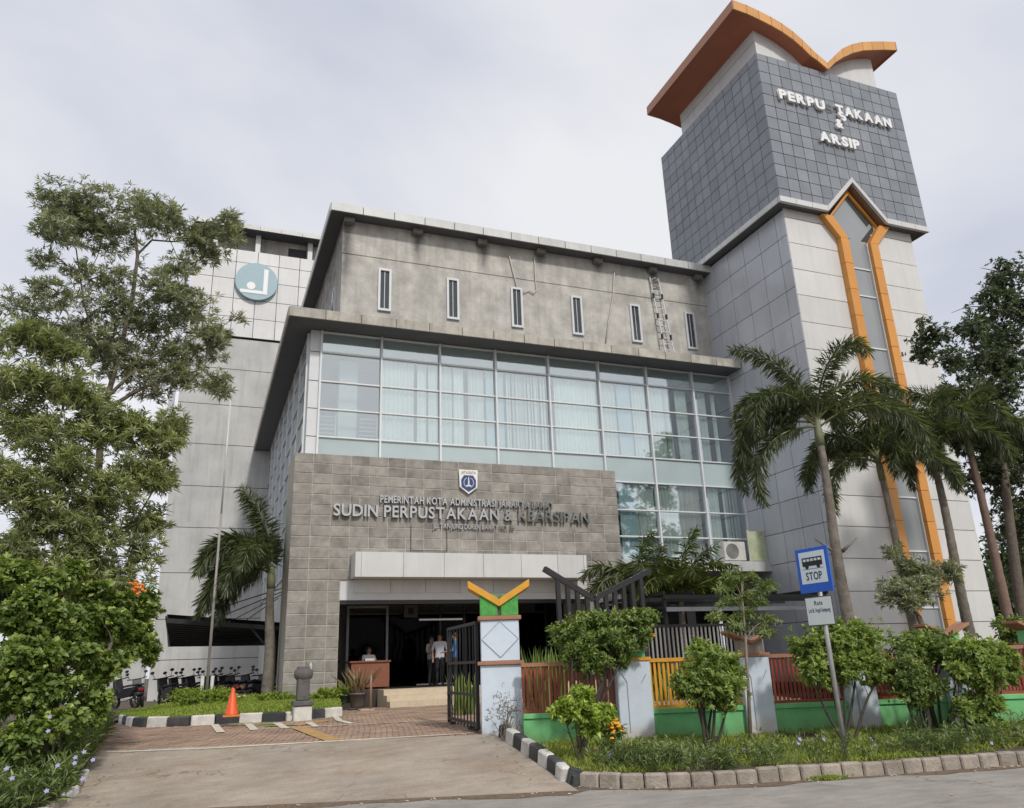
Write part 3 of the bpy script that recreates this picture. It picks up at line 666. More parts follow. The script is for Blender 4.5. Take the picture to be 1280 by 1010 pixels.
# white fascia that follows the keyhole point on the front
KX = [22.62, 24.24, 25.78]; KZ = [18.77, 20.45, 18.77]
fz = .24
def fas(p, q):
    (x0, z0), (x1, z1) = p, q
    MB().prism([(x0, 21.20, z0), (x1, 21.20, z1), (x1, 21.20, z1+fz), (x0, 21.20, z0+fz)], (0, .14, 0)).build('fascia', white_panel, head)
for k in range(3): fas((lerp(20.2, KX[0], k/3), 18.75), (lerp(20.2, KX[0], (k+1)/3)-.015, 18.75)); fas((lerp(KX[2], 28.14, k/3)+.015, 18.75), (lerp(KX[2], 28.14, (k+1)/3), 18.75))
fas((KX[0], 18.75), (KX[1], 20.45)); fas((KX[1], 20.45), (KX[2], 18.75))
for k in range(6): piece('fascia', white_panel, head, (20.21, 21.36+1.27*(k+.5), 18.87), .06, 1.25, fz, .004)
# star-shaped recess in the head: soffit planes up to the point
MB().prism([(KX[0], 21.36, 18.75), (KX[1], 21.36, 20.45), (KX[2], 21.36, 18.75), (KX[2]-.1, 21.36, 18.75), (KX[1], 21.36, 20.32), (KX[0]+.1, 21.36, 18.75)], (0, .3, 0)).build('recess_lining', mat('recess_brown', (.22, .12, .06), .6), head)
gt = mat('grey_tile_glass', (.30, .32, .33), .12, .06, .6)
# keyhole window: orange frame and glass
fr = []
def ob(p, q, w=.42, y0=YT-.22, y1=YT+.1):
    a = Vector((p[0], 0, p[1])); b = Vector((q[0], 0, q[1])); d = (b-a).normalized(); n_ = Vector((-d.z, 0, d.x))*w/2
    return [(a+n_), (b+n_), (b-n_), (a-n_)]
key = box('keyhole_glass', gt, tow, 23.6, 24.8, YT+.0, YT+.05, 1.4, 17.9)
MB().prism([(23.1, YT+.01, 18.75), (24.05, YT+.01, 17.86), (24.5, YT+.01, 17.86), (25.35, YT+.01, 18.75), (24.24, YT+.01, 20.2)], (0, .05, 0)).build('keyhole_glass', gt, tow)
MB().prism([(24.0, YT+.0, 20.0), (24.24, YT+.0, 20.22), (25.3, YT+.0, 18.95), (25.05, YT+.0, 18.7)], (0, .02, 0)).build('glass_dark_strip', mat('dark_strip', (.06, .07, .07), .15), tow)  # dark strip along the right upper edge of the star glass
for z in (16.55, 15.3, 13.0, 11.0, 9.0, 7.0, 5.0, 3.0): box('glazing_bar', mull, key, 23.62, 24.78, YT-.04, YT+.0, z-.03, z+.03)
for s_, (xi, xo) in ((-1, (23.62, 23.20)), (1, (24.78, 25.20))):
    z0 = 1.4
    for k in range(14):
        a, b = lerp(z0, 17.75, k/14), lerp(z0, 17.75, (k+1)/14)
        MB().box(min(xi, xo), max(xi, xo), YT-.26, YT+.04, a+.006, b-.006).build('orange_frame', orange, key, bevel=.005)
    xe = 22.45 if s_ < 0 else 26.05; xf = 23.0 if s_ < 0 else 25.5
    MB().prism([(xo, YT-.26, 17.75), (xi, YT-.26, 17.75), (xf, YT-.26, 18.70), (xe, YT-.26, 18.70)], (0, .3, 0)).build('orange_frame', orange, key)
    xk = 22.95 if s_ < 0 else 25.55
    MB().prism([(xf-.0, YT-.1, 18.70), (24.24, YT-.1, 20.05), (24.24, YT-.1, 20.25), (xk, YT-.1, 18.74)], (0, .12, 0)).build('orange_frame', orange, key)
    MB().box(min(xi, xi-s_*.05), max(xi, xi-s_*.05), YT-.1, YT+.0, 1.4, 17.8).build('inner_trim', alu, key)
# tiles of the head: front individually, side nearest individually, the rest as one piece
tf = 7.9/14; tz = (26.1-19.0)/12.3
rest = MB(); cnt = 0
def in_key(x, z):
    if z < 18.99+.0: return True
    m_ = abs(x-24.2); return z < 20.45+.24-(m_*1.06)
for r in range(13):
    z1 = 26.1-(0 if r == 0 else tz*(r-.35)); z0 = 26.1-tz*(r+.65); z0 = max(z0, 18.99)
    if z1-z0 < .05: continue
    for k in range(14):
        a, b = 20.22+tf*k, 20.22+tf*(k+1); poly = [(a+.012, z0+.012), (b-.012, z0+.012), (b-.012, z1-.012), (a+.012, z1-.012)]
        # cut the tiles along the point of the keyhole
        def lim(x): return 20.45+.25-abs(x-24.24)*(20.45-18.77)/1.6 if abs(x-24.24) < 1.62 else -9
        zb0, zb1 = lim(a), lim(b)
        if zb0 < z0 and zb1 < z0 and not (a < 24.24 < b): piece('tile', dark_tile, core, ((a+b)/2, 21.26, (z0+z1)/2), tf-.024, .04, round(z1-z0-.024, 3), .004); continue
        pts = []; K = 8
        for i in range(K+1): x = lerp(a+.012, b-.012, i/K); pts.append((x, max(z0+.012, lim(x)+.0)))
        if min(p[1] for p in pts) > z1-.03: continue
        pts = [(x, min(z, z1-.013)) for x, z in pts]+[(b-.012, z1-.012), (a+.012, z1-.012)]
        MB().prism([(x, 21.24, z) for x, z in pts], (0, .04, 0)).build('tile', dark_tile, core)
    for k in range(13):
        c, d = 21.26+k*.594, 21.26+(k+1)*.594
        if cnt < 118: piece('tile', dark_tile, core, (20.23, (c+d)/2, (z0+z1)/2), .04, .594-.024, round(z1-z0-.024, 3), .004); cnt += 1
        else: rest.box(20.21, 20.25, c+.012, d-.012, z0+.012, z1-.012)
tag(rest.build('tile', dark_tile, core), kind='stuff')
lettering('PERPU', white_l, core, 20.98, 23.42, 23.86, 24.30, 21.16, .06, .05)
lettering('TAKAAN', white_l, core, 24.02, 27.18, 23.86, 24.30, 21.16, .06, .05)
lettering('&', white_l, core, 23.86, 24.26, 23.10, 23.52, 21.16, .06, .05)
lettering('ARSIP', white_l, core, 22.80, 24.98, 22.18, 22.62, 21.16, .06, .05)
# the fallen S, turned over above the ampersand
me = glyph('S', .06/.63, .05)[0]; q = me.copy(); q.materials.append(white_l); o = link('letter', q, core, Vector((24.30, 21.13, 23.98))-origin(core)); o.rotation_euler = (R(90), R(150), 0); o.scale = (.62, .62, .62)
lettering('S', mat('letter_ghost', (.10, .105, .105), .6), core, 23.52, 23.93, 23.86, 24.30, 21.232, .004, .02)
# penthouse and winged roof
pent = MB()
rt = [(19.21, 28.39), (19.9, 28.35), (20.52, 28.24), (21.15, 28.10), (21.7, 27.93), (22.25, 27.66), (22.7, 27.36), (23.1, 27.02), (23.42, 26.76), (23.95, 26.42), (24.45, 26.95), (25.01, 27.52), (25.67, 27.96), (26.35, 28.30), (26.95, 28.50), (27.7, 28.74), (28.5, 28.95)]
rb = [(x-.03, z-.46+(.12 if 23.3 < x < 24.6 else 0)) for x, z in rt]
pw = [(20.62, 26.08), (27.42, 26.08)]
for a, b in zip(rt, rt[1:]):
    pass
seg = [(max(20.62, x), z) for x, z in rb if 20.3 < x < 27.45]
poly = [(20.62, 26.06), (27.42, 26.06), (27.42, 28.12)]+[(x, z+.1) for x, z in reversed(rb) if 20.62 < x < 27.3]+[(20.62, 27.86)]
pent = MB().prism([(x, 21.62, z) for x, z in poly], (0, 5.9, 0)).build('penthouse', white_panel, tow)
for z in (26.55, 27.2): box('panel_joint', dark_back, pent, 20.615, 20.619, 21.62, 27.5, z, z+.015)
roofw = thing_p = None
rf = MB()
top = MB()
n = len(rt)
for i in range(n-1):
    (x0, z0), (x1, z1) = rt[i], rt[i+1]; (u0, w0), (u1, w1) = rb[i], rb[i+1]
    rf.quad((u0, 21.05, w0), (u1, 21.05, w1), (u1, 28.2, w1), (u0, 28.2, w0))
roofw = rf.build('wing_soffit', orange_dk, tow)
for i in range(n-1):
    (x0, z0), (x1, z1) = rt[i], rt[i+1]; (u0, w0), (u1, w1) = rb[i], rb[i+1]
    e_ = .010
    d = Vector((x1-x0, 0, z1-z0)).normalized()*e_
    MB().prism([(u0+d.x, 21.0, w0-.02+d.z), (u1-d.x, 21.0, w1-.02-d.z), (x1-d.x, 21.0, z1-d.z), (x0+d.x, 21.0, z0+d.z)], (0, 7.24, 0)).build('wing_panel', orange_top, roofw) if False else \
    MB().prism([(u0+d.x, 21.0, w0-.02+d.z), (u1-d.x, 21.0, w1-.02-d.z), (x1-d.x, 21.0, z1-d.z), (x0+d.x, 21.0, z0+d.z)], (0, .06, 0)).build('wing_panel', orange_top, roofw)
    top.quad((x0, 21.0, z0+.004), (x1, 21.0, z1+.004), (x1, 28.24, z1+.004), (x0, 28.24, z0+.004))
top.build('wing_top', orange_top, roofw)
edge_m = mat('roof_edge', (.42, .19, .11), .5, .05)
MB().prism([(19.14, 21.0, 27.9), (19.20, 21.0, 27.9), (19.22, 21.0, 28.4), (19.16, 21.0, 28.4)], (0, 7.22, 0)).build('wing_edge', edge_m, roofw)
MB().prism([(28.46, 21.0, 28.45), (28.53, 21.0, 28.45), (28.54, 21.0, 28.96), (28.48, 21.0, 28.96)], (0, 7.22, 0)).build('wing_edge', edge_m, roofw)
MB().prism([(x, 28.2, z) for x, z in rt]+[(x, 28.2, z) for x, z in reversed(rb)], (0, .05, 0)).build('wing_back', edge_m, roofw)

# ------------------------------------------------------------------ annex behind on the left
ann = thing('annex_block', (2, 46, GZ), 'pale concrete annex with white panelled top and round blue emblem, behind the glass block', 'building')
XL = -2.12
box('lower_wall', grey_low, ann, XL, 12, YA, YA+14, 0, 19.70)
for z in (2.39, 4.32, 6.6, 8.92, 11.12, 13.43, 15.7, 17.84): box('wall_joint', dark_back, ann, XL-.004, 3.4, YA-.004, YA+.02, z-.015, z+.015)
for k in range(9): box('wall_bracket', dark_back, ann, XL-.22, XL-.01, YA+.3, YA+.36, 4.0+k*1.02, 4.06+k*1.02)
box('upper_wall', dark_back, ann, XL+.03, 12, YA-.05, YA+14, 19.80, 25.33)
box('drip_shadow_gap', dark_back, ann, XL, 12, YA+.1, YA+13, 19.70, 19.80)
zr = [19.80, 21.0, 22.17, 23.40, 24.52, 25.34]
for i, (a, b) in enumerate(zip(zr, zr[1:])):
    for k in range(-3, 4):
        x0, x1 = .22+1.2*k, .22+1.2*(k+1); x0 = max(x0, XL)
        if x1 < XL+.1: continue
        piece('wall_panel', white_panel, ann, ((x0+x1)/2, YA-.075, (a+b)/2), round(x1-x0-.03, 3), .05, b-a-.03, .004)
box('louvre_wall', concrete, ann, XL+.6, 12, YA+.5, YA+13, 25.33, 26.62)
for x in (-1.0, 1.36, 4.4): box('roof_post', white_panel, ann, x-.14, x+.14, YA+.1, YA+.4, 25.33, 26.62)
box('vent_opening', dark_back, ann, 3.15, 4.2, YA+.46, YA+.5, 25.45, 26.2)
rfa = box('roof_slab', soffit, ann, XL-.1, 12, YA-.47, YA+14, 26.58, 26.80)
for k in range(6): piece('fascia_panel', fascia, rfa, (XL-.13+1.22*(k+.5), YA-.49, 26.73), 1.2, .05, .30, .004)
box('side_fin', grey_panel, ann, XL-.5, XL-.2, YA+.2, YA+.5, 12.2, 25.6)
em = thing('emblem', (1.42, YA-.2, 23.35), 'round pale blue emblem with white letter shape and ball on the annex wall', 'sign')
MB().prism([(1.42+1.18*math.cos(2*math.pi*k/48), YA-.34, 23.3+1.18*math.sin(2*math.pi*k/48)) for k in range(48)], (0, .22, 0)).build('disc', [mat('emblem_blue', (.31, .44, .49), .5, .03)], em)
MB().box(1.80, 2.04, YA-.36, YA-.335, 22.5, 24.12).box(.55, 1.80, YA-.36, YA-.335, 22.5, 22.70).build('letter_bar', white_l, em)
MB().prism([(1.13+.24*math.cos(2*math.pi*k/24), YA-.36, 22.97+.24*math.sin(2*math.pi*k/24)) for k in range(24)], (0, .025, 0)).build('ball', white_l, em)

# ------------------------------------------------------------------ verges and kerbs
def verge_z(s): return .15+.19*max(0, min(1, (s-11.6)/2.6))
vm = MB()
TE = 34
tv = [TK+.02+i*.3 for i in range(60)]+[TK+20, TK+28, TE]
for t0, t1 in zip(tv, tv[1:]):
    for i in range(12):
        def V(t, i): s_ = lerp(kerb_s(t)+.04, 17.2, i/12); return street(s_, t, verge_z(s_)+.012*math.sin(t*5.7+s_*3))
        vm.quad(V(t0, i), V(t1, i), V(t1, i+1), V(t0, i+1))
for i in range(12):                   # wedge along the driveway kerb
    a, b = lerp(11.45, 14.4, i/12), lerp(11.45, 14.4, (i+1)/12)
    if right_edge(b)+.1 < TK+.02: vm.quad(street(a, right_edge(a)+.1, verge_z(a)), street(a, TK+.02, verge_z(a)), street(b, TK+.02, verge_z(b)), street(b, right_edge(b)+.1, max(verge_z(b), drive_z(b)-.1)))
struct(vm.build('verge', soil))
lb = MB()
def bed_z(s): return drive_z(s)+.08
for i in range(14):
    a, b = 8.2+i*1.0, 8.2+(i+1)*1.0
    lb.quad(street(a, -30, .25), street(a, left_edge(a)-.02, bed_z(a)), street(b, left_edge(b)-.02, bed_z(b)), street(b, -30, .3))
struct(lb.build('planting_bed', soil))
def kerb_run(pts, w, h, kinds, sub, parent, name='kerb_stone', zf=None, jit=.012):
    """kerb stones laid end to end along a polyline"""
    L = [0]
    for a, b in zip(pts, pts[1:]): L.append(L[-1]+(b-a).length)
    n = max(1, round(L[-1]/sub)); step = L[-1]/n
    def pos(d):
        for i in range(len(pts)-1):
            if d <= L[i+1]+1e-6: return pts[i].lerp(pts[i+1], (d-L[i])/(L[i+1]-L[i]))
        return pts[-1]
    for k in range(n):
        a, b = pos(k*step), pos((k+1)*step); d = (b-a).normalized(); c = (a+b)/2
        ln = (b-a).length-.016; m_ = kinds[k % len(kinds)]
        kk = ('kerb', m_.name, round(ln, 2), w, h, name)
        if kk not in PIECES:
            b_ = MB(); x = ln/2
            b_.pts([(-x, -w/2, -.2), (x, -w/2, -.2), (x, w/2, -.2), (-x, w/2, -.2), (-x, -w/2+.025, h), (x, -w/2+.025, h), (x, w/2, h), (-x, w/2, h)])
            PIECES[kk] = b_.mesh(name, m_, bevel=.022)
        o = link(name, PIECES[kk], parent, Vector((c.x, c.y, c.z+NR.uniform(-jit, jit)))-origin(parent)); o.rotation_euler = (NR.uniform(-.03, .03), -math.asin(max(-1, min(1, d.z))), math.atan2(d.y, d.x)+NR.uniform(-.012, .012))
rk = thing('road_kerb', street(11.3, TK+5), 'long row of bare grey kerb stones edging the road verge', 'kerb')
kerb_run(KB, .16, .18, [kerb_g], .30, rk)
dk = thing('driveway_kerb', KG, 'black and white painted kerb along the driveway from road to gate pillar', 'kerb')
sK = [(s, right_edge(s)+.07) for s in (14.25, 13.6, 12.9, 12.2, 11.8, 11.5)]
kp = [street(s, t, drive_z(s)) for s, t in sK[:4]]+[street(11.62, right_edge(11.9)+.12, .05), ground_at(700, 978)+Vector((.04, .06, 0)), KB[0]]
kerb_run(kp, .17, .20, [kerb_b, kerb_w], .37, dk)
lk = thing('bed_kerb', DL[0], 'low worn kerb edging the flower bed on the left of the driveway', 'kerb')
kerb_run([street(s, left_edge(s), drive_z(s)-.02) for s in (9.6, 10.4, 11.2, 12, 13)], .14, .12, [kerb_g, kerb_w], .45, lk)

# ------------------------------------------------------------------ boundary fence
SF = 14.2                            # street distance of the fence line
def pillar_t(x0, x1, y):
    a, b = at_s(x0, y, SF), at_s(x1, y, SF); return t_of(a), t_of(b)
dU, dN = Vector((UX, UY, 0)), Vector((NX, NY, 0))
def vcap(parent, t0, t1, s, z, rise, th_, ov, m_, dep=.46):
    """V shaped cap of two sloping slabs"""
    tc_ = (t0+t1)/2
    for sg, te in ((-1, t0-ov), (1, t1+ov)):
        a = street(s-dep/2, tc_, z); b = street(s-dep/2, te, z+rise)
        d = (b-a).normalized(); nn = Vector((-d.z*UX*sg, -d.z*UY*sg, abs(d.x*UX+d.y*UY)))
        nn = Vector((0, 0, 1))*th_
        MB().prism([a, b, b+nn, a+nn], dN*dep).build('cap_slab', m_, parent, bevel=.006)
def fence_pillar(x0, x1, ypx, cap_m, head_m, lab):
    t0, t1 = pillar_t(x0, x1, ypx); z0 = .2; tm = (t0+t1)/2; w = t1-t0
    p = thing('fence_pillar', street(SF, tm, .3), lab, 'pillar', 'pale blue fence pillars')
    MB().obox(street(SF, tm), dU, dN, w, .46, z0, 1.58).build('shaft', pil_blue, p, bevel=.01)
    MB().obox(street(SF, tm), dU, dN, w+.05, .50, 1.58, 1.64).build('collar', cap_m, p, bevel=.006)
    MB().obox(street(SF, tm), dU, dN, w-.12, .38, 1.64, 1.86).build('neck', head_m, p)
    vcap(p, t0, t1, SF, 1.78, .20, .05, .16, cap_m)
    # sunk outline on the shaft
    MB().bar(street(SF-.232, tm-w*.22, .45), street(SF-.232, tm-w*.22, 1.25), .012, .012).bar(street(SF-.232, tm-w*.22, 1.25), street(SF-.232, tm-w*.36, 1.38), .012, .012).bar(street(SF-.232, tm+w*.2, 1.22), street(SF-.232, tm+w*.36, 1.36), .012).build('outline', mat('outline_grey', (.28, .29, .33), .7), p)
    return t0, t1
FP = [fence_pillar(770, 812, 870, yellow_p, green_p, 'pale blue fence pillar with yellow V cap, nearest the gate pillar'),
      fence_pillar(926, 961, 870, terra, mat('bare_neck', (.30, .25, .21), .8), 'pale blue fence pillar with brown V cap behind the slender young tree'),
      fence_pillar(1056, 1091, 880, terra, green_p, 'pale blue fence pillar behind the bus stop pole and its double shrub'),
      fence_pillar(1180, 1212, 880, terra, green_p, 'pale blue fence pillar between the two shrubs on the far right'),
      fence_pillar(1296, 1330, 880, terra, green_p, 'pale blue fence pillar at the right border of the photo')]
# gate pillar
g0, g1 = t_of(at_s(601, 850, 14.45)), t_of(at_s(652, 850, 14.45)); gm = (g0+g1)/2; gw = g1-g0; GS = 14.45+.3
gp = thing('gate_pillar', street(GS, gm, .48), 'tall pale blue gate pillar with green textured head and yellow V cap', 'pillar')
MB().obox(street(GS, gm), dU, dN, gw, .62, .3, 1.60).build('shaft', pil_blue, gp, bevel=.012)
MB().obox(street(GS, gm), dU, dN, gw+.10, .72, 1.60, 1.66).build('band', terra, gp, bevel=.006)
MB().obox(street(GS, gm), dU, dN, gw-.03, .60, 1.66, 2.36).build('upper_shaft', pil_blue, gp, bevel=.012)
MB().obox(street(GS, gm), dU, dN, gw+.06, .68, 2.36, 2.43).build('band', terra, gp, bevel=.006)
for sg in (-1, 1): MB().obox(street(GS, gm+sg*gw*.26), dU, dN, gw*.44, .58, 2.43, 2.80).build('green_head', mat('rough_green', (.10, .42, .09), .8, .2, 12, 1.0, 70), gp, bevel=.01)
MB().obox(street(GS, gm), dU, dN, gw*.1, .5, 2.43, 2.75).build('head_groove', mat('groove', (.10, .09, .08), .9), gp)
vcap(gp, g0, g1, GS, 2.59, .34, .13, .20, yellow_p, .66)
MB().bar(street(GS-.302, gm, 1.72), street(GS-.302, gm-gw*.46, 2.03), .014).bar(street(GS-.302, gm, 1.72), street(GS-.302, gm+gw*.46, 2.03), .014).bar(street(GS-.302, gm-gw*.46, 2.03), street(GS-.302, gm, 2.33), .008).bar(street(GS-.302, gm, 2.33), street(GS-.302, gm+gw*.46, 2.03), .008).build('diamond_groove', mat('outline_grey', (.28, .29, .33)), gp)
# fence panels
def fence_panel(t0, t1, m_, lab, n):
    p = thing('fence_panel', street(SF, (t0+t1)/2, .3), lab, 'fence')
    MB().obox(street(SF, (t0+t1)/2), dU, dN, t1-t0, .24, .1, .72).build('low_wall', green_p, p, bevel=.008)
    MB().obox(street(SF, (t0+t1)/2), dU, dN, t1-t0, .30, .72, .80).build('wall_coping', green_p, p, bevel=.006)
    MB().obox(street(SF-.02, (t0+t1)/2), dU, dN, t1-t0, .06, .80, .85).build('bottom_rail', m_, p)
    MB().obox(street(SF-.02, (t0+t1)/2), dU, dN, t1-t0, .09, 1.55, 1.61).build('top_rail', m_ if m_ is yellow_p else terra, p)
    for k in range(n):
        t = lerp(t0, t1, (k+.5)/n); piece('bar', m_, p, street(SF-.02+NR.uniform(-.01, .01), t, 1.2), .042, .03, .69, .003, rot=(0, NR.uniform(-.012, .012), math.atan2(UY, UX)))
edges = [(g1-.02, FP[0][0], red_p, 'red barred fence panel on green wall between gate pillar and first fence pillar', 24),
         (FP[0][1], FP[1][0], yellow_p, 'yellow orange barred fence panel on low green wall', 20),
         (FP[1][1], FP[2][0], red_p, 'red barred fence panel on green wall left of the bus stop pole', 18),
         (FP[2][1], FP[3][0], mat('orange_red_paint', (.36, .07, .03), .5, .15, 5), 'red orange barred fence panel behind the round shrub right of the bus stop', 18),
         (FP[3][1], FP[4][0], red_p, 'red barred fence panel at the right border of the photo', 18)]
for e_ in edges: fence_panel(*e_)
# open metal gate leaf beside the gate pillar, swung inwards
gate = thing('gate_leaf', street(14.7, g0-.1, .5), 'black barred metal gate leaf folded open beside the gate pillar', 'gate')
GA, GB = ground_at(597, 916), ground_at(564, 910)
GA = street(14.75, g0-.06, .52); GB = street(17.0, g0-.62, .54); dg = (GB-GA).normalized()
for z in (.62, 1.10, 1.66, 2.34): MB().bar(GA+Vector((0, 0, z-.52)), GB+Vector((0, 0, z-.54)), .05, .05).build('rail', black_metal, gate)
for k in range(10): p = GA.lerp(GB, k/9); piece('bar', black_metal, gate, (p.x, p.y, 1.45), .022 if k not in (0, 9) else .06, .022 if k not in (0, 9) else .06, 1.82, .003)
for k in (1, 3, 12): 
    p = GA.lerp(GB, k/14); MB().lathe([(.02, -.03), (.06, -.03), (.06, .03), (.02, .03)], (p.x, p.y, .54), 10).build('wheel', black_metal, gate)
# inner black fence behind the bay, with pale bars, and black pergola frame
inf = thing('ramp_fence', at(880, 830, 19.5), 'black framed fence with pale vertical bars behind the yellow fence panel', 'fence')
a, b = at(800, 783, 19.5), at(952, 778, 19.5)
MB().bar((a.x, 19.5, a.z), (b.x, 19.5, a.z), .07).build('top_rail', black_metal, inf); MB().bar((a.x, 19.5, .75), (b.x, 19.5, .75), .07).build('bottom_rail', black_metal, inf)
ng = 30
for k in range(ng): x = lerp(a.x, b.x, (k+.5)/ng); piece('bar', mat('pale_bar', (.30, .29, .27), .6), inf, (x, 19.5, (a.z+.75)/2), .055, .03, a.z-.8, .004)
per = thing('carport_frame', at(880, 790, 22), 'black steel carport frame in front of the dark ground floor', 'pergola')
pz = at(880, 752, 22).z
x0, x1 = at(790, 752, 22).x, at(985, 752, 22).x
for y in (20.2, 21.2, 22.2, 23.2, 24.2): MB().bar((x0, y, pz), (x1, y, pz), .09, .12).build('beam', black_metal, per)
for k in range(7): x = lerp(x0, x1, k/6); MB().bar((x, 20.1, pz+.11), (x, 24.3, pz+.11), .07, .09).build('purlin', black_metal, per)
for x in (x0+.1, (x0+x1)/2, x1-.1):
    for y in (20.3, 24.1): MB().bar((x, y, GZ), (x, y, pz-.06), .1).build('post', black_metal, per)
MB().box(x0, x1, 20.0, 20.06, pz-.42, pz-.3).build('sheet_edge', mat('grey_sheet', (.33, .34, .35), .5), per)
# V shaped black steel trellis
tre = thing('steel_trellis', at(742, 800, 18.2), 'black steel V shaped trellis on posts behind the fence shrub', 'trellis')
vt = [(680, 711), (710, 727), (742, 749), (780, 730), (812, 713)]; yb = 18.2
vp = [at(x, y, yb) for x, y in vt]
for dy in (0,):
    for a, b in ((vp[0], vp[2]), (vp[2], vp[4])): MB().bar((a.x, yb+dy, a.z), (b.x, yb+dy, b.z), .13, .13).build('beam', black_metal, tre)
for k in range(10):
    t = k/9; x = lerp(vp[0].x+.35, vp[4].x-.3, t); xm = vp[2].x
    z = lerp(vp[2].z, vp[0].z, (xm-x)/(xm-vp[0].x)) if x < xm else lerp(vp[2].z, vp[4].z, (x-xm)/(vp[4].x-xm))
    MB().bar((x, yb, GZ), (x, yb, z-.05), .10).build('post', black_metal, tre)

# ------------------------------------------------------------------ bus stop sign
bs = thing('bus_stop_sign', (0, 0, 0), 'blue and white bus stop sign with route plate on a leaning grey pole', 'sign')
pb = at_s(1058, 946, 11.75); bs.location = pb
ptop = at_s(1014, 690, 11.75)
zt = ptop.z
MB().tube([(pb.x, pb.y, pb.z-.1), (pb.x-.02, pb.y, zt+.0)], .034, 10).build('pole', mat('galvanised', (.34, .34, .33), .45, .15, 8, metal=.3), bs, smooth=True)
yaw_ = R(-96.5)
fx = Vector((-math.sin(R(6.5))*-1, -math.cos(R(6.5)), 0)); fx = Vector((math.sin(R(6.5)), -math.cos(R(6.5)), 0))   # text runs towards the viewer
fn = Vector((-fx.y*-1, 0, 0)); fn = Vector((0, 0, 1)).cross(fx)*-1                                        # outward normal
fn = fx.cross(Vector((0, 0, 1)))
if fn.x > 0: fn = -fn
def sign_m(c): 
    M = Matrix((fx, Vector((0, 0, 1)), fn)).transposed().to_4x4(); M.translation = c; return M
def panel(name, m_, c, u0, u1, v0, v1, d0, d1, bevel=.004):
    M = sign_m(c); b_ = MB().pts([M @ Vector(p) for p in ((u0, v0, d0), (u1, v0, d0), (u1, v1, d0), (u0, v1, d0), (u0, v0, d1), (u1, v0, d1), (u1, v1, d1), (u0, v1, d1))])
    return b_.build(name, m_, bs, bevel=bevel)
sc = Vector((pb.x-.02, pb.y, 0))+fn*.05
blu = mat('sign_blue', (.02, .12, .58), .35, .05); lbl = mat('sign_pale', (.70, .80, .85), .4, .03); blk = mat('sign_black', (.015, .015, .015), .5)
zb1 = zt+.06; zb0 = zb1-.66
panel('plate', blu, sc, -.31, .31, zb0, zb1, -.01, .012)
panel('field', lbl, sc, -.245, .245, zb0+.135, zb1-.055, .0125, .015, 0)
c2 = zb0+.135
# bus pictogram
def shp(pts, d=.018): 
    M = sign_m(sc); return MB().prism([M @ Vector((x, c2+y*.95, .0155)) for x, y in pts], fn*(d-.0155)).build('pictogram', blk, bs)
shp([(-.19, .27), (.19, .27), (.19, .385), (.17, .385), (.17, .345), (-.17, .345), (-.17, .385), (-.19, .385)])
shp([(-.19, .385), (.19, .385), (.19, .405), (-.19, .405)])
for x in (-.115, -.045, .025, .095): shp([(x, .345), (x+.014, .345), (x+.014, .386), (x, .386)])
for x in (-.11, .11): shp([(x+.035*math.cos(2*math.pi*k/12), .262+.035*math.sin(2*math.pi*k/12)) for k in range(12)], .019)
shp([(-.2, .222), (.2, .222), (.2, .228), (-.2, .228)])
M = sign_m(sc); lettering('STOP', blk, bs, -.15, .15, c2+.05, c2+.165, .016, .002, .015, rot=M)
zr1 = zb0-.06; zr0 = zr1-.42
panel('route_plate', mat('plate_edge', (.08, .08, .09), .5), sc, -.255, .255, zr0, zr1, -.012, .010)
panel('route_field', mat('plate_pale', (.74, .80, .79), .5, .05), sc, -.24, .24, zr0+.015, zr1-.015, .0105, .013, 0)
lettering('Rute', blk, bs, -.075, .075, zr1-.125, zr1-.06, .0135, .002, .012, rot=M)
lettering('Lot 1b. Angal Gempong', mat('sign_ink', (.03, .04, .12), .5), bs, -.20, .20, zr1-.225, zr1-.165, .0135, .002, .008, rot=M)
for v in (zb1-.2, zb0+.1, zr0+.2): panel('clamp', black_metal, sc, -.05, .05, v, v+.03, -.09, -.011, 0)

# ------------------------------------------------------------------ leaves, crowns, palms
def leafmesh(name, base, direc, side, length, width, m_, rnd, bend=.25):
    """kite leaves folded along the midrib; arrays (n,3)"""
    n = len(base); L = length[:, None]; Wd = width[:, None]
    nrm = np.cross(side, direc); nrm /= np.linalg.norm(nrm, axis=1)[:, None]+1e-9
    v = np.empty((n, 4, 3)); v[:, 0] = base; v[:, 1] = base+direc*L*.48+side*Wd*.5+nrm*Wd*bend; v[:, 2] = base+direc*L-np.array([0, 0, 1])*L*.12; v[:, 3] = base+direc*L*.48-side*Wd*.5+nrm*Wd*bend
    me = bpy.data.meshes.new(name); me.vertices.add(4*n); me.vertices.foreach_set('co', v.reshape(-1).astype(np.float32))
    idx = np.arange(n)[:, None]*4; tri = np.concatenate([idx+[[0, 1, 2]], idx+[[0, 2, 3]]], 1).reshape(-1)
    me.loops.add(6*n); me.loops.foreach_set('vertex_index', tri.astype(np.int32))
    me.polygons.add(2*n); me.polygons.foreach_set('loop_start', (np.arange(2*n)*3).astype(np.int32)); me.polygons.foreach_set('loop_total', np.full(2*n, 3, np.int32))
    me.update(calc_edges=True); at_ = me.attributes.new('rnd', 'FLOAT', 'FACE'); at_.data.foreach_set('value', np.repeat(rnd, 2).astype(np.float32))
    me.materials.append(m_); return me
def unit(v): return v/(np.linalg.norm(v, axis=1)[:, None]+1e-9)
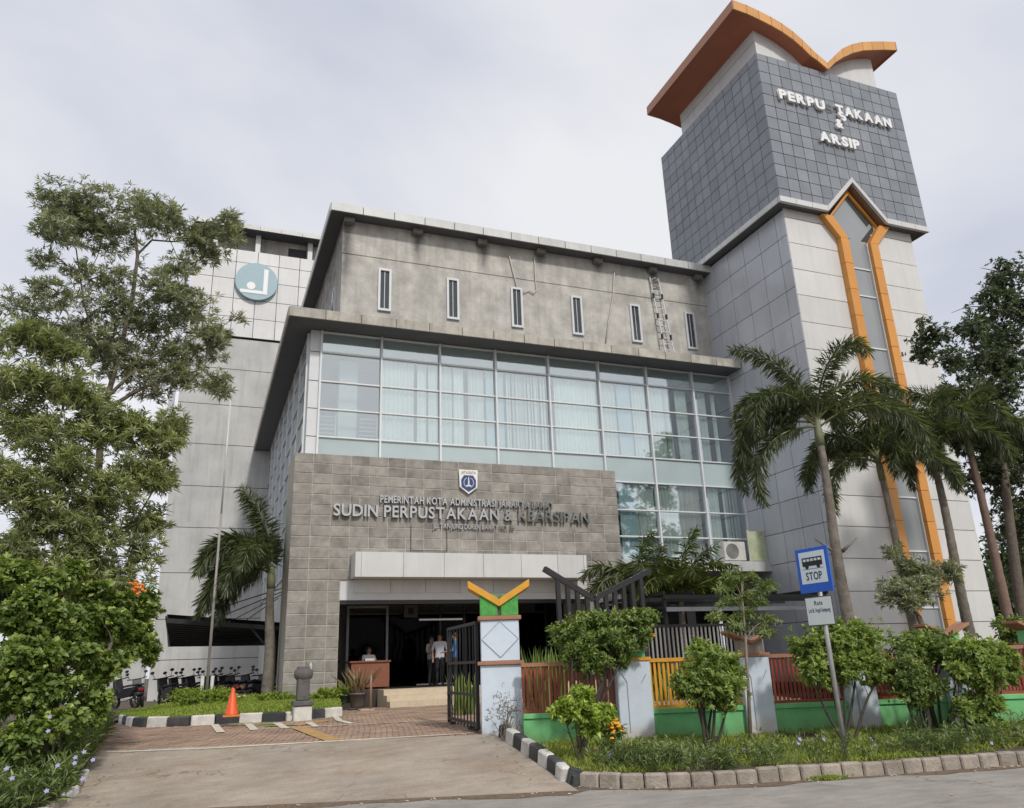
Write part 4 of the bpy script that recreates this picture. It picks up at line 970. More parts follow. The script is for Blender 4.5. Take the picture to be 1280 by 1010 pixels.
def rosettes(centers, axis, per, length, width, spread=(25, 80), jl=.25, rs=None, young=.12):
    """per leaves around every centre"""
    n = len(centers); N_ = n*per; c = np.repeat(centers, per, 0); a = np.repeat(unit(axis), per, 0)
    ref = np.where(np.abs(a[:, 2:3]) < .9, np.array([[0, 0, 1.]]), np.array([[1., 0, 0]])); x = unit(np.cross(a, ref)); y = np.cross(a, x)
    ph = rs.uniform(0, 2*np.pi, N_); th_ = np.radians(rs.uniform(spread[0], spread[1], N_))
    rad = x*np.cos(ph)[:, None]+y*np.sin(ph)[:, None]; d = unit(a*np.cos(th_)[:, None]+rad*np.sin(th_)[:, None]+np.array([0, 0, -.05]))
    s = unit(np.cross(d, a)+rs.normal(0, .25, (N_, 3))); L = length*rs.uniform(1-jl, 1+jl, N_); Wd = width*rs.uniform(.8, 1.2, N_)
    crnd = np.repeat(rs.uniform(0, 1, n), per); rnd = np.clip(.55*crnd+.45*rs.uniform(0, 1, N_), 0, 1)
    rnd = np.where(th_ < np.radians(spread[0]+14), np.clip(rnd+young*2.2, 0, 1), rnd)
    return c+a*(rs.uniform(-.04, .04, N_)[:, None]), d, s, L, Wd, rnd
def clump_points(clumps, total, rs, shell=.45):
    vol = np.array([c[3]*c[4]*c[5] for c in clumps])**(2/3)*np.array([c[6] if len(c) > 6 else 1 for c in clumps]); k = np.maximum(3, (vol/vol.sum()*total)).astype(int)
    P, A = [], []; sub = []
    for c, n in zip(clumps, k):                       # break every clump into uneven smaller tufts
        m_ = 7; d = unit(rs.normal(0, 1, (m_, 3))); w = rs.uniform(.5, 1.5, m_); w /= w.sum()
        for i in range(m_):
            o = np.array(c[:3])+d[i]*np.array(c[3:6])*rs.uniform(.35, .78); f = rs.uniform(.34, .58)
            sub.append((tuple(o)+(c[3]*f, c[4]*f, c[5]*f*.9), int(n*w[i]*.82)+1))
        sub.append((c[:6], int(n*.18)+1))
    for c, n in sub:
        d = unit(rs.normal(0, 1, (n, 3))); r = rs.uniform(shell**3, 1, n)**(1/3)
        wob = 1+.22*np.sin(d[:, 0]*5+c[0])+.18*np.sin(d[:, 2]*6+c[1]); r = r*wob
        r = np.where(rs.rand(n) < .09, r*rs.uniform(1.15, 1.55, n), r)
        P.append(np.array(c[:3])+d*r[:, None]*np.array(c[3:6])); A.append(d*.7+np.array([0, 0, .75])+rs.normal(0, .25, (n, 3)))
    return np.concatenate(P), np.concatenate(A)
def limb(a, b, r0, r1, rs, bow=.12, n=6):
    a, b = Vector(a), Vector(b); L = (b-a).length; o1 = Vector(rs.normal(0, bow, 3))*L; pts = []; rad = []
    for i in range(n):
        t = i/(n-1); p = a.lerp(b, t)+o1*math.sin(math.pi*t)*.6+Vector((0, 0, L*.10*math.sin(math.pi*t))); pts.append(p); rad.append(lerp(r0, r1, t))
    return pts, rad
def pxclump(x, y, Y, rx, ry, dens=1, depth=None):
    p = at(x, y, Y); k = (p-Vector((0, 0, EYE))).dot(CF)/FPX; return (p.x, p.y, p.z, rx*k, (depth or (rx+ry)/2)*k, ry*k, dens)
def tree(name, label, cat, base, clumps, n_ros, per, L, Wd, leaf_m, seed, trunk_r=.1, fork=None, spread=(25, 80), shell=.45, bark_m=None, group=None, stems=1, stem_h=.4, young=.12, twig=True):
    rs = np.random.RandomState(seed); base = Vector(base); t = thing(name, base, label, cat, group); b_ = MB(); bm_ = bark_m or bark
    top = fork or Vector((sum(c[0] for c in clumps)/len(clumps), sum(c[1] for c in clumps)/len(clumps), min(c[2]-c[5] for c in clumps)))
    top = Vector(top)
    if stems == 1:
        p, r = limb(base-Vector((0, 0, .15)), top, trunk_r, trunk_r*.62, rs, .05, 8); b_.tube(p, r, 8)
        nodes = [(top, trunk_r*.58)]
        for c in sorted(clumps, key=lambda c: (Vector(c[:3])-top).length):
            q = Vector(c[:3]); a0, ra = min(nodes, key=lambda n_: (n_[0]-q).length+.25*abs(n_[0].y-q.y)+(1.0 if n_[0].z > q.z else 0))
            r1 = max(ra*.62, trunk_r*.10); p, r = limb(a0, q, ra*.8, r1, rs, .10); b_.tube(p, r, 6, False); nodes.append((q, r1)); nodes.append((Vector(p[3]), lerp(ra*.8, r1, .6)))
            if twig:
                for k in range(4):
                    d = Vector(rs.normal(0, 1, 3)); d.z = abs(d.z)*.5; e2 = q+Vector((d.x*c[3], d.y*c[4], d.z*c[5]))*.6; m0 = Vector(p[3+k % 3]); p2, r2 = limb(m0, e2, trunk_r*.16, trunk_r*.05, rs, .1, 5); b_.tube(p2, r2, 4, False)
    else:
        for k in range(stems):
            a = 2*math.pi*k/stems+rs.uniform(-.4, .4); c = clumps[k % len(clumps)]; q = Vector(c[:3])+Vector((math.cos(a)*c[3]*.4, math.sin(a)*c[4]*.4, -c[5]*.1))
            s0 = base+Vector((math.cos(a)*trunk_r*1.2, math.sin(a)*trunk_r*1.2, -.1)); p, r = limb(s0, q, trunk_r*.55, trunk_r*.15, rs, .12, 7); b_.tube(p, r, 6, False)
            for j in range(3):
                m0 = Vector(p[3+j]); e2 = m0+Vector((rs.uniform(-.5, .5)*c[3], rs.uniform(-.5, .5)*c[4], rs.uniform(.2, .9)*c[5])); p2, r2 = limb(m0, e2, trunk_r*.22, trunk_r*.07, rs, .1, 5); b_.tube(p2, r2, 4, False)
    b_.build('trunk', bm_, t, smooth=True)
    P, A = clump_points(clumps, n_ros, rs, shell); o_ = np.array(base)
    me = leafmesh('crown', *[(v-o_ if i == 0 else v) for i, v in enumerate(rosettes(P, A, per, L, Wd, spread, rs=rs, young=young)[:5])], leaf_m, None) if False else None
    c_, d_, s_, l_, w_, r_ = rosettes(P, A, per, L, Wd, spread, rs=rs, young=young)
    link('crown', leafmesh('crown', c_-o_, d_, s_, l_, w_, leaf_m, r_), t)
    return t
def frond_arrays(path, rs, leaf_len, leaf_w, n, plume=1.0):
    """leaflets all round a rachis (list of Vectors)"""
    pts = np.array([tuple(p) for p in path]); m_ = len(pts); t = np.linspace(.14, 1, n); f = t*(m_-1); i = np.clip(f.astype(int), 0, m_-2); fr_ = (f-i)[:, None]
    base = pts[i]*(1-fr_)+pts[i+1]*fr_; tan = unit(pts[i+1]-pts[i])
    up = np.array([[0, 0, 1.]]); sd_ = unit(np.cross(tan, up)+1e-6); nn = np.cross(sd_, tan)
    ph = rs.uniform(-1, 1, n)*np.pi*.5*plume; sg = np.where(rs.rand(n) < .5, -1., 1.)
    out = sd_*(sg*np.cos(ph))[:, None]+nn*np.sin(ph)[:, None]
    d = unit(out*.85+tan*.6+np.array([0, 0, -.42])+rs.normal(0, .16, (n, 3)))
    L = leaf_len*(.55+.45*np.sin(np.pi*np.clip(t*.95, 0, 1))**.6)*rs.uniform(.8, 1.15, n)*np.where(t > .9, .75, 1); s = unit(np.cross(d, np.array([[.3, .2, 1.]])+rs.normal(0, .3, (n, 3))))
    return base, d, s, L, np.full(n, leaf_w), np.clip(rs.normal(.45, .25, n), 0, 1)
def palm(name, label, base, top, r0, fronds, flen, seed, leaf_m, leaf_len=.5, leaf_w=.04, nl=230, shaft=.8, group=None, bark_m=None, plume=1.0, stubs=False):
    """fronds: list of (azimuth deg, start elevation deg, droop)"""
    rs = np.random.RandomState(seed); base = Vector(base); top = Vector(top); t = thing(name, base, label, 'palm', group)
    p = []; r = []
    for k in range(61): u = k/60; p.append(base.lerp(top, u)-Vector((0, 0, .15 if k == 0 else 0))+Vector((.04*math.sin(u*5+seed), .03*math.sin(u*4), 0))*math.sin(math.pi*u)); r.append(r0*(1.35-.6*u)*(1.025 if k % 3 == 0 else .985)*(1.25 if k == 0 else 1))
    MB().tube(p, r, 12).build('trunk', bark_m or palmbark, t, smooth=True)
    ax = (top-base).normalized(); cs = MB(); cs.tube([top-ax*.02, top+ax*shaft*.3, top+ax*shaft*.75, top+ax*shaft], [r0*.85, r0*.92, r0*.66, r0*.3], 10); cs.build('crownshaft', palmgreen, t, smooth=True)
    st_ = top+ax*shaft*.8; B = [[] for _ in range(6)]; rb_ = MB()
    for az, el, dr in fronds:
        L = flen*rs.uniform(.9, 1.08); pt = [st_+Vector((rs.uniform(-.03, .03), rs.uniform(-.03, .03), rs.uniform(-.25, .05)))]; e0 = R(el); n = 12; a = R(az)
        for k in range(n):
            u = k/(n-1); e_ = e0-dr*(u**1.3)*R(100); d = Vector((math.cos(e_)*math.cos(a), math.cos(e_)*math.sin(a), math.sin(e_))); pt.append(pt[-1]+d*L/n)
        rb_.tube(pt, [.03*(1-.85*i/n)+.004 for i in range(n+1)], 5, False)
        for q, v in zip(B, frond_arrays(pt, rs, leaf_len, leaf_w, nl, plume)): q.append(v)
    arr = [np.concatenate(q) for q in B]; arr[0] = arr[0]-np.array(base)
    rb_.build('rachis', mat('rachis', (.16, .17, .07), .6, .15), t, smooth=True)
    if stubs:
        for sg in (-1, 1):
            q = base.lerp(top, .56)+Vector((UX*sg*r0*.8, UY*sg*r0*.8, 0)); MB().tube([q, q+Vector((UX*sg*.16, UY*sg*.16, .12)), q+Vector((UX*sg*.42, UY*sg*.42, .32))], [.05, .035, .02], 6).build('frond_stub', palmbark, t, smooth=True)
    link('fronds', leafmesh('fronds', *arr[:5], leaf_m, arr[5], .15), t)
    return t

# ------------------------------------------------------------------ lawn island
FR = [ground_at(*p) for p in ((152, 904), (165, 907.5), (190, 908.5), (242, 907), (305, 903), (364, 901), (426, 894.5))]
isl = thing('island_kerb', FR[3], 'black and white painted kerb stones round the lawn in front of the portal', 'kerb')
kerb_run([p.copy() for p in FR], .2, .20, [kerb_w, kerb_b], .50, isl)
BK = [Vector((-2.2, 27.5, .62)), Vector((-1.5, 28, .7)), Vector((-.6, 27, .85)), Vector((.4, 26.2, 1.0)), Vector((1.4, 25.2, 1.02)), Vector((2.6, 24.3, .95)), Vector((3.9, 24.3, .92))]
lm = MB(); LG = []
nj = 8
def lawn_p(u, v):
    f = u*(len(FR)-1); i = min(int(f), len(FR)-2); t = f-i; a = FR[i].lerp(FR[i+1], t); b = BK[i].lerp(BK[i+1], t); p = a.lerp(b, v); za = drive_z(s_of(a))+.17; p.z = lerp(za, b.z, v**.8); return p
for i in range(28):
    for j in range(nj): lm.quad(lawn_p(i/28, j/nj), lawn_p((i+1)/28, j/nj), lawn_p((i+1)/28, (j+1)/nj), lawn_p(i/28, (j+1)/nj))
struct(lm.build('lawn', mat('lawn_soil', (.06, .09, .02), .95, .3, 5), smooth=True))
def blades(name, pts, h, w, m_, seed, lean=.5, n=None):
    rs = np.random.RandomState(seed); P = np.array([tuple(p) for p in pts]); n = len(P); d = unit(np.concatenate([rs.normal(0, lean, (n, 2)), np.ones((n, 1))], 1)); s = unit(np.cross(d, rs.normal(0, 1, (n, 3))))
    return link(name, leafmesh(name, P, d, s, h*rs.uniform(.5, 1.3, n), np.full(n, w), m_, rs.uniform(0, 1, n), .1))
grass_l = leafmat('grass_leaf', (0.12, 0.18, 0.02), (0.34, 0.42, 0.07), (0.42, 0.46, 0.12), .6, .3)
grass_d = leafmat('verge_grass', (0.14, 0.19, 0.03), (0.4, 0.46, 0.09), (0.46, 0.46, 0.16), .6, .3)
tag(blades('lawn_grass', [lawn_p(random.random(), random.random()*.98+.01) for _ in range(26000)], .075, .02, grass_l, 3), 'short bright green lawn grass inside the painted kerb', 'grass', kind='stuff')

oleander = leafmat('oleander_leaf', (0.1, 0.12, 0.09), (0.33, 0.35, 0.235), (0.52, 0.53, 0.36), .3, .32)
oleander2 = leafmat('oleander_light', (0.115, 0.14, 0.075), (0.34, 0.37, 0.18), (0.5, 0.52, 0.24), .32, .32)
maple = leafmat('broad_leaf', (0.055, 0.095, 0.022), (0.19, 0.26, 0.06), (0.36, 0.43, 0.11), .42, .3)
shrubm = leafmat('shrub_leaf', (0.08, 0.13, 0.03), (0.27, 0.35, 0.09), (0.45, 0.52, 0.16), .4, .32)
shrubd = leafmat('shrub_dark_leaf', (0.05, 0.09, 0.022), (0.2, 0.27, 0.075), (0.36, 0.42, 0.13), .4, .3)
palml = leafmat('palm_leaf', (0.05, 0.07, 0.04), (0.18, 0.21, 0.11), (0.3, 0.32, 0.17), .38, .25)
ash = leafmat('ash_leaf', (0.04, 0.055, 0.038), (0.12, 0.15, 0.09), (0.19, 0.22, 0.12), .45, .25)
fine_leaf = leafmat('fine_leaf', (.09, .13, .04), (.22, .28, .10), (.30, .34, .14), .5, .3)
hedgem = leafmat('hedge_leaf', (.10, .16, .02), (.30, .38, .06), (.40, .46, .10), .45, .3)
ruel = leafmat('ruellia_leaf', (0.05, 0.085, 0.03), (0.19, 0.25, 0.085), (0.3, 0.36, 0.14), .45, .25)
ruel2 = leafmat('ruellia_grey', (0.06, 0.09, 0.035), (0.2, 0.26, 0.1), (0.31, 0.37, 0.15), .42, .25)
lime = leafmat('lime_leaf', (.11, .17, .025), (.33, .43, .08), (.50, .58, .13), .42, .32)
far_leaf = leafmat('far_leaf', (.04, .065, .03), (.12, .16, .07), rough=.6)

# hedge bushes on the lawn
def bush(label, x, y, Y, rx, ry, n, m_, seed, L=.07, group=None, name='clipped_bush'):
    c = pxclump(x, y, Y, rx, ry, 1, max(rx*.6, ry)); base = Vector((c[0], c[1], c[2]-c[5]*1.0)); k = max(1, int(rx/ry/1.4)); cl = []
    for i in range(k): u = ((i+.5)/k-.5)*2; cl.append((c[0]+u*c[3]*(1-1/k if k > 1 else 0), c[1], c[2], c[3]/k*1.35 if k > 1 else c[3], c[4], c[5]))
    return tree(name, label, 'bush', base, cl, n, 7, L, L*.5, m_, seed, .03, stems=3, shell=.6, group=group)
bush('long low clipped hedge at the foot of the flagpole on the lawn', 256, 871, 23.4, 46, 11, 900, hedgem, 21)
bush('small round bush beside the stone pedestal, on its left against the portal', 346, 876, 22.8, 25, 11, 520, hedgem, 22)
bush('small clipped bush between stone pedestal and plant pots', 409, 873, 22.8, 21, 10, 520, hedgem, 23)
fl = MB()
for k in range(9):
    p = at(268+k*4.5+NR.uniform(-2, 2), 873+NR.uniform(-2, 4), 24.0); fl.lathe([(.01, 0), (.05, .02), (.03, .04)], p, 6)
tag(fl.build('blossom', mat('pink_petal', (.75, .40, .30), .6)), 'few pale pink blossoms in the low hedge near the cone', 'flower', kind='stuff')

# traffic cone
cp = ground_at(289, 896, .19); cn = thing('traffic_cone', cp, 'orange traffic cone standing on the painted kerb', 'traffic cone')
cz_ = MB(); hcone = (at(290, 858, cp.y).z-at(289, 894, cp.y).z)
cz_.lathe([(.26*hcone, .03), (.235*hcone, .06), (.055*hcone, hcone*.97), (.03*hcone, hcone)], cp, 20).build('cone', mat('cone_orange', (.72, .10, .02), .5, .08, 6), cn, smooth=True)
MB().box(cp.x-.3*hcone, cp.x+.3*hcone, cp.y-.3*hcone, cp.y+.3*hcone, cp.z, cp.z+.035).build('base', mat('cone_base', (.55, .20, .05), .6), cn, bevel=.01)
# flagpole
fpb = at(258, 866, 24.9); fpt = at(291, 498, 24.9)
fpl = thing('flagpole', fpb, 'slim steel flagpole between two short stubs on the lawn', 'flagpole')
MB().tube([(fpb.x, fpb.y, 6.2), (fpb.x, fpb.y, fpt.z)], [.030, .022], 10).build('upper_pole', mat('pole_white', (.55, .55, .54), .4), fpl, smooth=True)
MB().tube([(fpb.x, fpb.y, fpb.z-.4), (fpb.x+.0, fpb.y, 6.2)], [.045, .034], 10).build('pole', mat('pole_paint', (.30, .28, .26), .5, .25, 2), fpl, smooth=True)
for d in (-.13, .13): MB().tube([(fpb.x+d, fpb.y, fpb.z-.4), (fpb.x+d, fpb.y, fpb.z+.45)], .05, 10).build('stub', mat('pole_steel', (.5, .5, .49)), fpl, smooth=True)
# stone pedestal with a bowl
pp = ground_at(377, 897, .05); pk = (pp-Vector((0, 0, EYE))).dot(CF)/FPX
ped = thing('stone_pedestal', pp, 'dark carved stone pedestal with a shallow bowl on the painted kerb', 'pedestal')
pm = mat('dark_stone', (.115, .11, .105), .85, .25, 8, .4, 30)
MB().box(pp.x-11*pk, pp.x+11*pk, pp.y-.22, pp.y+.22, pp.z-.2, pp.z+14*pk).build('plinth', kerb_w, ped, bevel=.02)
MB().box(pp.x-12.5*pk, pp.x+12.5*pk, pp.y-.26, pp.y+.26, pp.z+14*pk, pp.z+20*pk).build('foot', pm, ped, bevel=.015)
MB().box(pp.x-7.5*pk, pp.x+7.5*pk, pp.y-.16, pp.y+.16, pp.z+20*pk, pp.z+46*pk).build('shaft', pm, ped, bevel=.02)
MB().lathe([(8*pk, 44*pk), (11*pk, 47*pk), (12*pk, 51*pk), (11.5*pk, 56*pk), (8*pk, 58*pk), (9*pk, 60*pk), (5*pk, 61*pk)], pp, 18).build('bowl', pm, ped, smooth=True)
MB().lathe([(1.6*pk, 57*pk), (2.0*pk, 61*pk), (.5*pk, 66*pk)], (pp.x+8*pk, pp.y-.05, pp.z), 8).build('finial', mat('pale_stone', (.5, .5, .48), .7), ped)
# potted plants
def pot(label, x, y, Y, r, h, m_, leaf, n, L, seed, lean):
    p = at(x, y, Y); k = (p-Vector((0, 0, EYE))).dot(CF)/FPX; t = thing('potted_plant', p, label, 'potted plant'); r *= k; h *= k
    MB().lathe([(r*.72, 0), (r*.8, h*.1), (r, h*.85), (r*1.08, h*.86), (r*1.08, h), (r*.9, h), (r*.88, h*.9)], p, 18).build('pot', m_, t, smooth=True)
    rs = np.random.RandomState(seed); c = np.tile(np.array([p.x, p.y, p.z+h*.9]), (n, 1))+rs.normal(0, r*.35, (n, 3))*np.array([1, 1, 0]); d = unit(np.concatenate([rs.normal(0, lean, (n, 2)), np.ones((n, 1))], 1))
    link('leaves', leafmesh('leaves', c-np.array(p), d, unit(np.cross(d, rs.normal(0, 1, (n, 3)))), L*rs.uniform(.5, 1.1, n), np.full(n, .05), leaf, rs.uniform(0, 1, n), .1), t)
pot('spiky brown leaved plant in a dark pot beside the entrance steps', 447, 884, 22.6, 11, 17, mat('dark_pot', (.10, .085, .075), .6, .15), leafmat('dracaena', (.13, .085, .05), (.36, .25, .16), (.25, .3, .08), .5, .2), 60, .95, 31, .42)
pot('bright green leafy plant in a dark green pot left of the spiky one', 431, 879, 22.9, 9, 10, mat('green_pot', (.05, .075, .05), .5, .15), hedgem, 110, .45, 32, .6)
wp = at(463, 893, 22.0)
ws = thing('handrail_post', wp, 'brown metal handrail post on a brick foot at the left end of the steps', 'post')
MB().tube([wp, wp+Vector((0, 0, .95)), wp+Vector((.02, .12, 1.0))], .035, 8).build('post', mat('bronze', (.22, .15, .09), .4, .1), ws, smooth=True)
MB().box(wp.x-.3, wp.x+.08, wp.y-.14, wp.y+.2, .5, wp.z+.14).build('brick_foot', mat('tan_brick', (.42, .28, .18), .8, .2, 6), ws, bevel=.015)

# ------------------------------------------------------------------ desk, people
dsk = thing('reception_desk', (5.6, 25.9, FZ), 'brown wooden reception desk with papers in the entrance hall', 'desk')
dx0, dx1 = at(463, 850, 25.6).x, at(486.5, 850, 25.6).x
box('front_panel', wood, dsk, dx0-.6, dx1, 25.6, 25.64, FZ+.05, FZ+.78); box('side_panel', wood, dsk, dx1-.04, dx1, 25.64, 26.3, FZ+.02, FZ+.78); box('side_panel', wood, dsk, dx0-.6, dx0-.56, 25.64, 26.3, FZ+.02, FZ+.78)
box('desk_top', wood, dsk, dx0-.66, dx1+.04, 25.55, 26.34, FZ+.78, FZ+.83, .006)
tag(box('paper_stack', mat('paper', (.6, .58, .53), .8), None, dx1-.75, dx1-.45, 25.7, 25.95, FZ+.832, FZ+.90), 'small stack of white paper on the reception desk', 'papers')
skin = mat('skin', (.30, .17, .11), .55, .05); hairm = mat('hair', (.015, .012, .01), .5)
def person(label, loc, h, yaw, shirt, trousers, arms='down', seated=False):
    t = thing('person', loc, label, 'person'); t.rotation_euler = (0, 0, yaw); k = h/1.70
    J = {'pel': (0, 0, .93), 'sp': (0, 0, 1.12), 'ch': (0, .01, 1.32), 'nk': (0, 0, 1.45), 'hd': (0, -.02, 1.56), 'ht': (0, -.01, 1.66)}
    Rr = {'pel': (.155, .11), 'sp': (.145, .10), 'ch': (.17, .115), 'nk': (.058, .06), 'hd': (.078, .092), 'ht': (.062, .075)}
    E_ = [('pel', 'sp'), ('sp', 'ch'), ('ch', 'nk'), ('nk', 'hd'), ('hd', 'ht')]
    for s_, n in ((-1, 'l'), (1, 'r')):
        if arms == 'down': el, wr = (s_*.26, .02, 1.13), (s_*.24, -.10, .90)
        elif arms == 'phone': el, wr = (s_*.25, -.02, 1.12), (s_*.12, -.26, 1.22)
        else: el, wr = (s_*.24, -.10, 1.12), (s_*.16, -.34, 1.08)
        hnd = tuple(Vector(wr)+(Vector(wr)-Vector(el)).normalized()*.10)
        J.update({'sh'+n: (s_*.185, .01, 1.385), 'el'+n: el, 'wr'+n: wr, 'ha'+n: hnd}); Rr.update({'sh'+n: (.066, .066), 'el'+n: (.05, .05), 'wr'+n: (.034, .03), 'ha'+n: (.04, .022)}); E_ += [('ch', 'sh'+n), ('sh'+n, 'el'+n), ('el'+n, 'wr'+n), ('wr'+n, 'ha'+n)]
        for q, off in enumerate((-.028, -.01, .01, .028)):
            fn_ = 'f%s%d' % (n, q); d = (Vector(hnd)-Vector(wr)).normalized(); J[fn_] = tuple(Vector(hnd)+d*(.075-.008*abs(q-1.3))+Vector((off, 0, -.01))); Rr[fn_] = (.009, .009); E_.append(('ha'+n, fn_))
        J['th'+n] = tuple(Vector(wr).lerp(Vector(hnd), .5)+Vector((-s_*.045, -.03, 0))); Rr['th'+n] = (.011, .011); E_.append(('wr'+n, 'th'+n))
        if seated: kn, an, to = (s_*.12, -.42, .93), (s_*.12, -.42, .52), (s_*.12, -.60, .47)
        else: kn, an, to = (s_*.10, -.015, .50), (s_*.10, .01, .08), (s_*.11, -.16, .035)
        J.update({'hp'+n: (s_*.095, 0, .86), 'kn'+n: kn, 'an'+n: an, 'to'+n: to}); Rr.update({'hp'+n: (.095, .10), 'kn'+n: (.066, .07), 'an'+n: (.05, .055), 'to'+n: (.045, .035)}); E_ += [('pel', 'hp'+n), ('hp'+n, 'kn'+n), ('kn'+n, 'an'+n), ('an'+n, 'to'+n)]
    ks = list(J); me = bpy.data.meshes.new('body'); dz = -.36 if seated else 0
    me.from_pydata([(J[q][0]*k, J[q][1]*k, (J[q][2]+dz)*k) for q in ks], [(ks.index(a), ks.index(b)) for a, b in E_], [])
    o = bpy.data.objects.new('body', me); COL.objects.link(o); sm = o.modifiers.new('s', 'SKIN'); sm.use_smooth_shade = True
    for i, q in enumerate(ks): me.skin_vertices[0].data[i].radius = (Rr[q][0]*k, Rr[q][1]*k); me.skin_vertices[0].data[i].use_root = (q == 'pel')
    ss_ = o.modifiers.new('u', 'SUBSURF'); ss_.levels = 2; ss_.render_levels = 2
    bpy.context.view_layer.update(); nm = bpy.data.meshes.new_from_object(o.evaluated_get(bpy.context.evaluated_depsgraph_get())); bpy.data.objects.remove(o)
    nm.materials.clear()
    for m_ in (skin, shirt, trousers, hairm): nm.materials.append(m_)
    for p in nm.polygons:
        c = p.center/k; z = c.z-dz
        if z > 1.435: p.material_index = 0
        elif z > .90 and not (seated and c.y < -.2 and z < .96) : p.material_index = 1 if (abs(c.x) < .2 or z > 1.16) and not (c.y < -.15 and arms != 'down') else 0
        else: p.material_index = 2
        if not seated and z < .10: p.material_index = 3
        if abs(c.x) > .2 and z < 1.16 and z > .6: p.material_index = 0
    link('body', nm, t)
    hz = (1.60+dz)*k; hb = MB(); n0 = 12
    hb.lathe([(.088*k, -.02*k), (.095*k, .03*k), (.085*k, .085*k), (.05*k, .115*k), (.01*k, .12*k)], (0, .018*k, hz), 14); link('hair', hb.mesh('hair', hairm, smooth=True), t)
    fc = MB().lathe([(.012*k, 0), (.006*k, .045*k)], (0, -.108*k, hz-.055*k), 6); link('nose', fc.mesh('nose', skin, smooth=True), t)
    for s_ in (-1, 1): link('eye', MB().lathe([(.008*k, 0), (.008*k, .012*k)], (s_*.032*k, -.098*k, hz-.012*k), 6).mesh('eye', hairm), t); link('ear', MB().lathe([(.008*k, -.02*k), (.014*k, 0), (.008*k, .02*k)], (s_*.083*k, .0, hz-.03*k), 6).mesh('ear', skin), t)
    link('mouth', MB().box(-.022*k, .022*k, -.104*k, -.09*k, hz-.082*k, hz-.076*k).mesh('mouth', mat('lip', (.2, .08, .06), .5)), t)
    return t
shw = mat('white_shirt', (.55, .56, .60), .8, .05, 4); shg = mat('grey_shirt', (.33, .34, .36), .8, .06, 4); trd = mat('dark_trousers', (.015, .015, .018), .8)
shb = mat('blue_batik', (.03, .13, .36), .8, .6, 22)
def stand(x, Y): p = at(x, 850, Y); return Vector((p.x, Y, FZ))
person('person in a white shirt and dark trousers standing in the entrance, facing out', stand(550, 26.0), 1.62, R(-18), shw, trd, 'down')
person('person in a grey shirt and dark trousers close beside the white shirted one', stand(539, 26.4), 1.55, R(35), shg, trd, 'phone')
person('person in a blue patterned shirt seen through the open gate leaf', stand(569, 25.2), 1.60, R(-100), shb, trd, 'fwd')
g_ = at(462, 845, 26.6); person('seated guard in a pale shirt behind the reception desk', Vector((g_.x-.05, 26.55, FZ+.0)), 1.62, R(10), mat('pale_shirt', (.7, .73, .78), .8), trd, 'fwd', True)
ch = thing('office_chair', (g_.x-.05, 26.9, FZ), 'black office chair under the seated guard behind the desk', 'chair')
box('seat', black_metal, ch, g_.x-.27, g_.x+.2, 26.6, 27.05, FZ+.30, FZ+.37, .01); box('backrest', black_metal, ch, g_.x-.27, g_.x+.2, 27.05, 27.1, FZ+.45, FZ+.95, .01); MB().tube([(g_.x-.04, 26.85, FZ), (g_.x-.04, 26.85, FZ+.3)], .03, 8).build('stem', black_metal, ch)

# ------------------------------------------------------------------ shelter and motorcycles
shl = thing('parking_shelter', (1, 32, GZ), 'black slatted motorcycle shelter hung from the side wall by tie rods', 'shelter')
A_, B_, C_, D_ = Vector((-1.03, 28, 3.31)), Vector((2.75, 28, 2.98)), Vector((2.75, 38, 2.85)), Vector((-1.1, 35, 2.80))
for k in range(13):
    u = k/12; a = A_.lerp(D_, u); b = B_.lerp(C_, u); MB().bar(a, b, .12, .14).build('slat', black_metal, shl)
for u in (0, .5, 1): a = A_.lerp(B_, u); b = D_.lerp(C_, u); MB().bar(a+Vector((0, 0, .1)), b+Vector((0, 0, .1)), .08, .08).build('beam', black_metal, shl)
sh_ = MB().quad(A_+Vector((0, 0, .16)), B_+Vector((0, 0, .16)), C_+Vector((0, 0, .16)), D_+Vector((0, 0, .16))).quad(A_+Vector((0, 0, .19)), B_+Vector((0, 0, .19)), C_+Vector((0, 0, .19)), D_+Vector((0, 0, .19))); sh_.build('roof_sheet', black_metal, shl)
for k in range(4):
    u = k/3; a = A_.lerp(D_, u*.6).lerp(B_.lerp(C_, u*.6), .15+.12*k); MB().tube([a+Vector((0, 0, .1)), (2.83, a.y+.4, 4.45)], .018, 6).build('tie_rod', black_metal, shl)
for k in range(9): y = 28.3+k*1.0; MB().bar((2.70, y, GZ), (2.70, y, 2.95), .10, .10).build('post', black_metal, shl)
MB().bar((2.3, 28.1, 2.2), (1.6, 28.1, 3.0), .06).build('brace', black_metal, shl)
